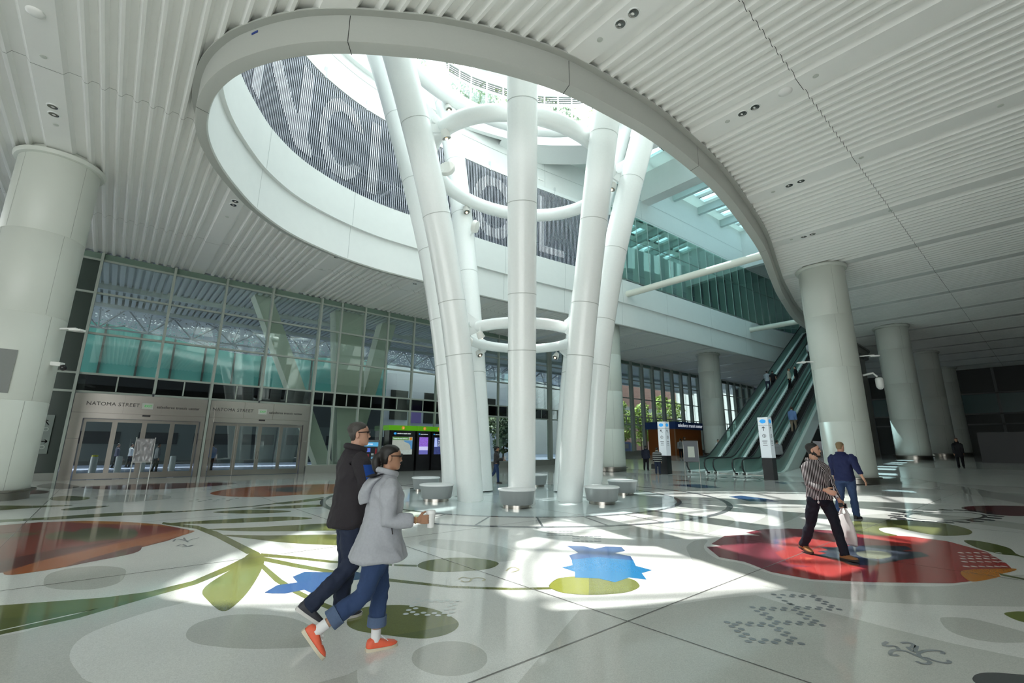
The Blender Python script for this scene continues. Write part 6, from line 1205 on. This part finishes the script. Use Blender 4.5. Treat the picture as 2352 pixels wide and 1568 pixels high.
# ---- woman in the white rain jacket
M2 = person('woman in white hooded rain jacket with ponytail and sunglasses walking beside the man', (1.86,3.86), (.965,-.262), 1.63, skin='tan', fem=True, legs=((-17,40,52),(6,7,0)), arms=((-2,8,92),(-10,6,12)), wrist=((6,0),(10,0)), head=(-6,0), lean=D(4), build=1.12,
    top='jacket', topm=cloth('white_nylon', (.37,.38,.41), .55), sleeve=.90, hem=.435, flare=1.40, trm=DENIMB, leg_end=.125, shoem=mat('shoe_orange', (.80,.13,.06), .55, noise_amt=.1, noise_scale=40), solem=mat('sole_cream', (.62,.55,.42), .6), hairm=HB, hair='ponytail', vox=.011, curl=(1.15,.6), seed=9)
sunglasses(M2); face(M2); H = M2['H']; T = M2['T']
hd = MB()
hd.loft([[T(Vector((x*H, y*H, z_*H))) for x, y, z_ in [((.085-.010*i)*math.cos(a)*(1.0), -.060-.030*math.sin(PI*i/6)+(.045)*math.sin(a)*.8-.012*i*.4, .835-.022*i+.012*math.sin(a)) for a in [2*PI*j/20 for j in range(20)]]] for i in range(7)])
attach('hood', fuse(M2['up'](hd), .011, 3, .006, 9, 4), MT['cloth_white_nylon'], M2['body'])
hl = MB(); hl.loft([[T(Vector((.078*math.cos(a)*H*r, (-.064+.050*math.sin(a)*r)*H, (.846-.016*(1-r)+.016*math.sin(a)*r)*H))) for a in [2*PI*j/20 for j in range(20)]] for r in (1.0,.7,.3)]); part_of(M2, hl, 'hood_lining', cloth('lining_dark', (.012,.012,.02)), 60, 'dark hood lining')
for s in (1,-1):
    kn, an = M2[s][1], M2[s][2]; b = MB(); d_ = (an-kn).normalized(); b.tube([an-d_*.055*H, an-d_*.054*H, an+d_*.004*H], [.020*H,.0245*H,.0235*H], 14); part_of(M2, b, 'sock', mat('sock_white', (.75,.74,.74), .8))
for s in (1,-1):
    hip_, kn_, an_, fd_, fu_, heel_, ball_, toe_ = M2[s]; sx_ = fd_.cross(fu_); b = MB()
    for i in range(4):
        c_ = an_+fd_*(.045+.022*i)-fu_*(.006-.0+.013*i-(.036 if i == 0 else .012)*0)+fu_*(.030-.006*i); b.tube([c_-sx_*.028, c_+fu_*.006, c_+sx_*.028+fd_*.008], .004, 6)
    part_of(M2, b, 'laces', mat('cord_white', (.8,.8,.8), .5))
hem = T(Vector((.07*H, .06*H, .44*H))); b = MB(); b.tube([hem, hem-Vector((0,0,.035))], .003, 6); b.sphere(hem-Vector((0,0,.045)), (.009,.009,.014), 8, 6); part_of(M2, b, 'drawcord', mat('cord_white', (.8,.8,.8), .5))
b = MB(); w_ = M2['A'][1]; bp_ = w_[1].lerp(w_[2], .92); b.tube([bp_-w_[3]*.004, bp_+w_[3]*.004], .030, 16); part_of(M2, b, 'bracelet', mat('bracelet_gold', (.70,.45,.22), .3, metal=1))
sh, el = M2['A'][1][0:2]; b = MB(); pk = T(Vector((.120*H, .03*H, .60*H))); b.tube([pk, pk-Vector((0,-.01,.05))], .005, 6); part_of(M2, b, 'zip_pull', mat('zip_dark', (.04,.04,.04), .5))
wr, wd = M2['A'][1][2:4]; cpc = M2['world'](wr+wd*.105+Vector((-.028,.012,.0)))
cp = thing('coffee_cup', 'white paper coffee cup in the hand of the woman in the white jacket', 'cup', tuple(cpc-Vector((0,0,.07))))
b = MB(); b.lathe([(.028,0),(.038,.115),(.039,.118)], cpc-Vector((0,0,.07)), 24); b.build('cup', mat('paper_white', (.78,.78,.77), .6), parent=cp, smooth=50)
b = MB(); b.lathe([(.041,.113),(.041,.124),(.036,.130),(.034,.138),(.01,.139)], cpc-Vector((0,0,.07)), 24); b.build('lid', mat('lid_white', (.85,.85,.84), .35), parent=cp, smooth=50)
# ---- man in the striped shirt with phone and bag
M3 = person('bearded man in black and white striped shirt walking with phone and plastic bag', (8.72,2.66), (-.50,-.87), 1.74, skin='fair', legs=((-16,14,10),(17,4,-4)), arms=((12,10,62),(4,12,14)), wrist=((14,0),(0,0)), head=(38,2), twist=D(8), build=.98,
    top='shirt', topm=striped('striped_shirt', (.018,.012,.014), (.60,.54,.55), .030, .30), sleeve=.95, hem=.50, flare=1.05, trm=cloth('black_jeans', (.008,.010,.018)), shoem=mat('suede_brown', (.28,.13,.045), .85, noise_amt=.15, noise_scale=30), solem=mat('sole_dark', (.03,.02,.015), .7), hairm=HB, hair='short', vox=.014, curl=(.55,1.15), seed=14)
face(M3, HB, mat('beard_black', (.016,.012,.010), .75))
b = MB(); Th = M3['Th']; b.tube([Th((-.074,-.005,.05)), Th((-.05,.07,-.05)), M3['T'](Vector((0,.11,1.25))), M3['T'](Vector((.01,.15,.98))), M3['T'](Vector((-.1,.16,.93)))], .0025, 6); part_of(M3, b, 'earphone_cable', mat('cable_white', (.75,.75,.75), .5))
b = MB(); kp = M3['T'](Vector((.13,.11,.93))); b.tube([kp, kp-Vector((0,0,.07))], .004, 6); b.sphere(kp-Vector((0,0,.09)), (.02,.008,.022), 10, 6); part_of(M3, b, 'badge', mat('badge_pale', (.6,.6,.62), .4))
wr, wd = M3['A'][-1][2:4]; W3 = M3['world']; hc_ = W3(wr+wd*.10); f3 = Matrix.Rotation(M3['yaw'], 3, 'Z')
ph = thing('smartphone', 'black smartphone in the left hand of the man in the striped shirt', 'phone', tuple(hc_))
pc = W3(wr+wd*.085+Vector((.018,.03,0))); b = MB(); b.cbox(pc, (.012,.15,.074), f3); b.build('case', mat('phone_case', (.55,.53,.52), .4), parent=ph); b = MB(); b.cbox(pc+f3@Vector((-.007,0,0)), (.003,.145,.07), f3); b.cbox(pc+f3@Vector((.007,0,0)), (.003,.145,.07), f3); b.build('screen', BLACK, parent=ph)
bgt = thing('plastic_bag', 'white plastic carrier bag hanging from the left hand of the striped shirt man', 'bag', tuple(W3(wr+wd*.11)-Vector((0,0,.55))))
bc = W3(wr+wd*.11); b = MB(); rg = []
for zz, hw, hdp in ((-.56,.12,.05),(-.545,.155,.075),(-.42,.165,.085),(-.28,.150,.075),(-.18,.115,.05),(-.11,.085,.03)):
    rg.append([bc+f3@Vector((hdp*math.sin(a)*(1+.2*math.sin(3*a)), hw*math.cos(a)*(1+.05*math.sin(5*a)), zz+.02*math.sin(2*a))) for a in [2*PI*j/22 for j in range(22)]])
b.loft(rg); BAGM = mat('bag_white', (.66,.63,.62), .45, noise_amt=.06, noise_scale=8); b.build('sack', BAGM, parent=bgt, smooth=60)
b = MB()
for s in (1,-1): b.tube([bc+f3@Vector((0,s*.07,-.12)), bc+f3@Vector((0,s*.045,-.05)), bc+f3@Vector((0,s*.012,-.004)), bc+f3@Vector((0,0,.012))], [.026,.016,.010,.008], 10)
b.build('handle', BAGM, parent=bgt, smooth=60)
# ---- man in navy shirt walking away
M4 = person('man in navy shirt and blue jeans walking away beside the huge right column', (13.85,3.62), (.93,-.10), 1.80, skin='fair', legs=((8,8,0),(-14,20,14)), arms=((-26,26,26),(10,6,20)), head=(-18,0), build=1.12, top='shirt', topm=NAVY, sleeve=.80, hem=.485, flare=1.05, trm=DENIMB, shoem=SHB, hairm=HBL, hair='short', vox=.016, seed=21)
# ---- people farther off
def far(label, pos, facing, **kw):
    d = dict(vox=.026, shoem=SHB, trm=BLK, hairm=HB, top='shirt'); d.update(kw); return person(label, pos, facing, **d)
g1 = far('woman in dark jacket and jeans looking at a phone left of the nearest steel tube', (13.9,17.3), (.76,-.65), H=1.66, skin='tan', fem=True, legs=((10,6,0),(-14,26,20)), arms=((20,6,85),(14,6,70)), head=(0,-18), topm=cloth('dark_brown', (.05,.045,.045)), top='jacket', trm=DENIMB, hair='ponytail', hem=.5)
wr, wd = g1['A'][1][2:4]; pc = g1['world'](wr+wd*.09); b = MB(); b.cbox(pc, (.02,.08,.15), Matrix.Rotation(g1['yaw'], 3, 'Z')); b.build('smartphone', mat('phone_pale', (.5,.5,.5), .4), loc=tuple(pc), label='phone held by the woman left of the nearest steel tube', category='phone')
far('man in dark suit standing left of the left totem sign', (29.3,19.5), (.80,.25), H=1.72, topm=cloth('dark_suit', (.018,.02,.035)), top='jacket', hem=.45, build=1.15)
p2 = far('person in black and grey striped sweater standing by the left totem sign', (26.65,16.9), (.85,.45), H=1.66, fem=True, topm=striped('striped_sweater', (.02,.02,.022), (.42,.42,.40), .13, .35), top='sweater', trm=DENIM, hem=.46, build=1.2)
wr, wd = p2['A'][-1][2:4]; pc = p2['world'](wr+wd*.1); b = MB(); b.loft([[pc+Vector((x*w, y*w, z_)) for x, y in ((-.08,-.16),(.08,-.16),(.08,.16),(-.08,.16))] for z_, w in ((-.36,1),(-.12,.9),(-.08,.8))]); b.tube([pc+Vector((0,-.1,-.1)), pc, pc+Vector((0,.1,-.1))], .012, 6); b.build('handbag', mat('bag_black', (.01,.01,.01), .5), loc=tuple(pc), label='black handbag of the person in the striped sweater', category='bag')
bk = far('man with a grey backpack standing at the orange booth', (40.6,23.2), (.75,.6), H=1.75, topm=GREYC, build=1.1)
bpk = MB(); bpk.loft(ell_rings([(z_, .14, .09, -.20) for z_ in (1.02,1.05,1.3,1.42)], 16)); part_of(bk, bpk, 'backpack', mat('backpack_grey', (.20,.20,.21), .7))
far('dark haired man standing beyond the backpack man at the orange booth', (43.5,24.4), (.6,-.5), H=1.84, topm=BLK)
far('person in a white top behind the left escalator handrail', (38.5,18.6), (-.5,-.8), H=1.7, topm=WHT)
def esc_person(label, yc, px, **kw):      # px = place along the escalator
    zz = min(13.9, max(.08, (px-32.2)*(13.82/23.4)+.08)); zz = zz-.0; far(label, (px,yc), kw.pop('facing', (1,0)), z=zz, **kw)
ESC = [43.2, 43.1, 43.2, 43.45, 48.4, 44.9, 36.75, 32.8]
esc_person('man in grey-blue shirt leaning on the left handrail of the left escalator', 15.95, ESC[0], topm=cloth('grey_blue', (.34,.40,.46)), trm=cloth('slate', (.03,.035,.06)), arms=((20,14,60),(20,14,40)), skin='tan')
esc_person('man in black printed shirt on the left escalator', 15.45, ESC[1], topm=BLK, sleeve=.3, build=1.1)
esc_person('person in cream patterned shirt on the middle escalator', 14.2, ESC[2], topm=cloth('cream', (.52,.50,.42)), facing=(.3,-.95), skin='tan', hair='short', hairm=HBR)
esc_person('man in black suit on the middle escalator', 13.75, ESC[3], topm=BLK, top='jacket', hem=.44, facing=(-.2,.97))
esc_person('man in white shirt high on the middle escalator', 13.9, ESC[4], topm=WHT, arms=((60,30,60),(10,10,20)))
esc_person('man in dark blue shirt high on the right escalator', 12.3, ESC[5], topm=cloth('steel_blue', (.06,.10,.16)), trm=BLK)
esc_person('man in blue shirt and tan trousers on the right escalator', 12.2, ESC[6], topm=BLU, trm=cloth('khaki', (.26,.21,.16)), H=1.8, hairm=HBR, legs=((14,20,0),(-2,2,0)))
esc_person('man in grey shirt at the foot of the right escalator behind the totem', 12.0, ESC[7], topm=cloth('mid_grey', (.22,.23,.24)), build=1.15)
far('woman all in black walking towards the camera in the dark right end', (37.4,4.0), (-.95,-.1), H=1.70, fem=True, legs=((12,6,0),(-8,14,8)), topm=BLK, top='coat', hem=.36, flare=1.2, hair='long', skin='tan')
far('man in blue shirt crossing the street outside the right-hand doors', (5.2,35.5), (-.3,.95), H=1.78, z=-.02, topm=BLU, trm=BLK)
far('man with dark trousers standing behind the wrapped easel outside', (2.5,36.5), (.9,.2), H=1.75, z=-.02, topm=GREYC)
far('person in dark clothes walking in the street seen through the left doors', (.7,45.0), (.9,.1), H=1.72, z=-.02, topm=cloth('plum_grey', (.10,.10,.14)))
far('person in white top walking in the street seen through the left doors', (1.5,45.6), (.9,.1), H=1.72, z=-.02, topm=WHT)
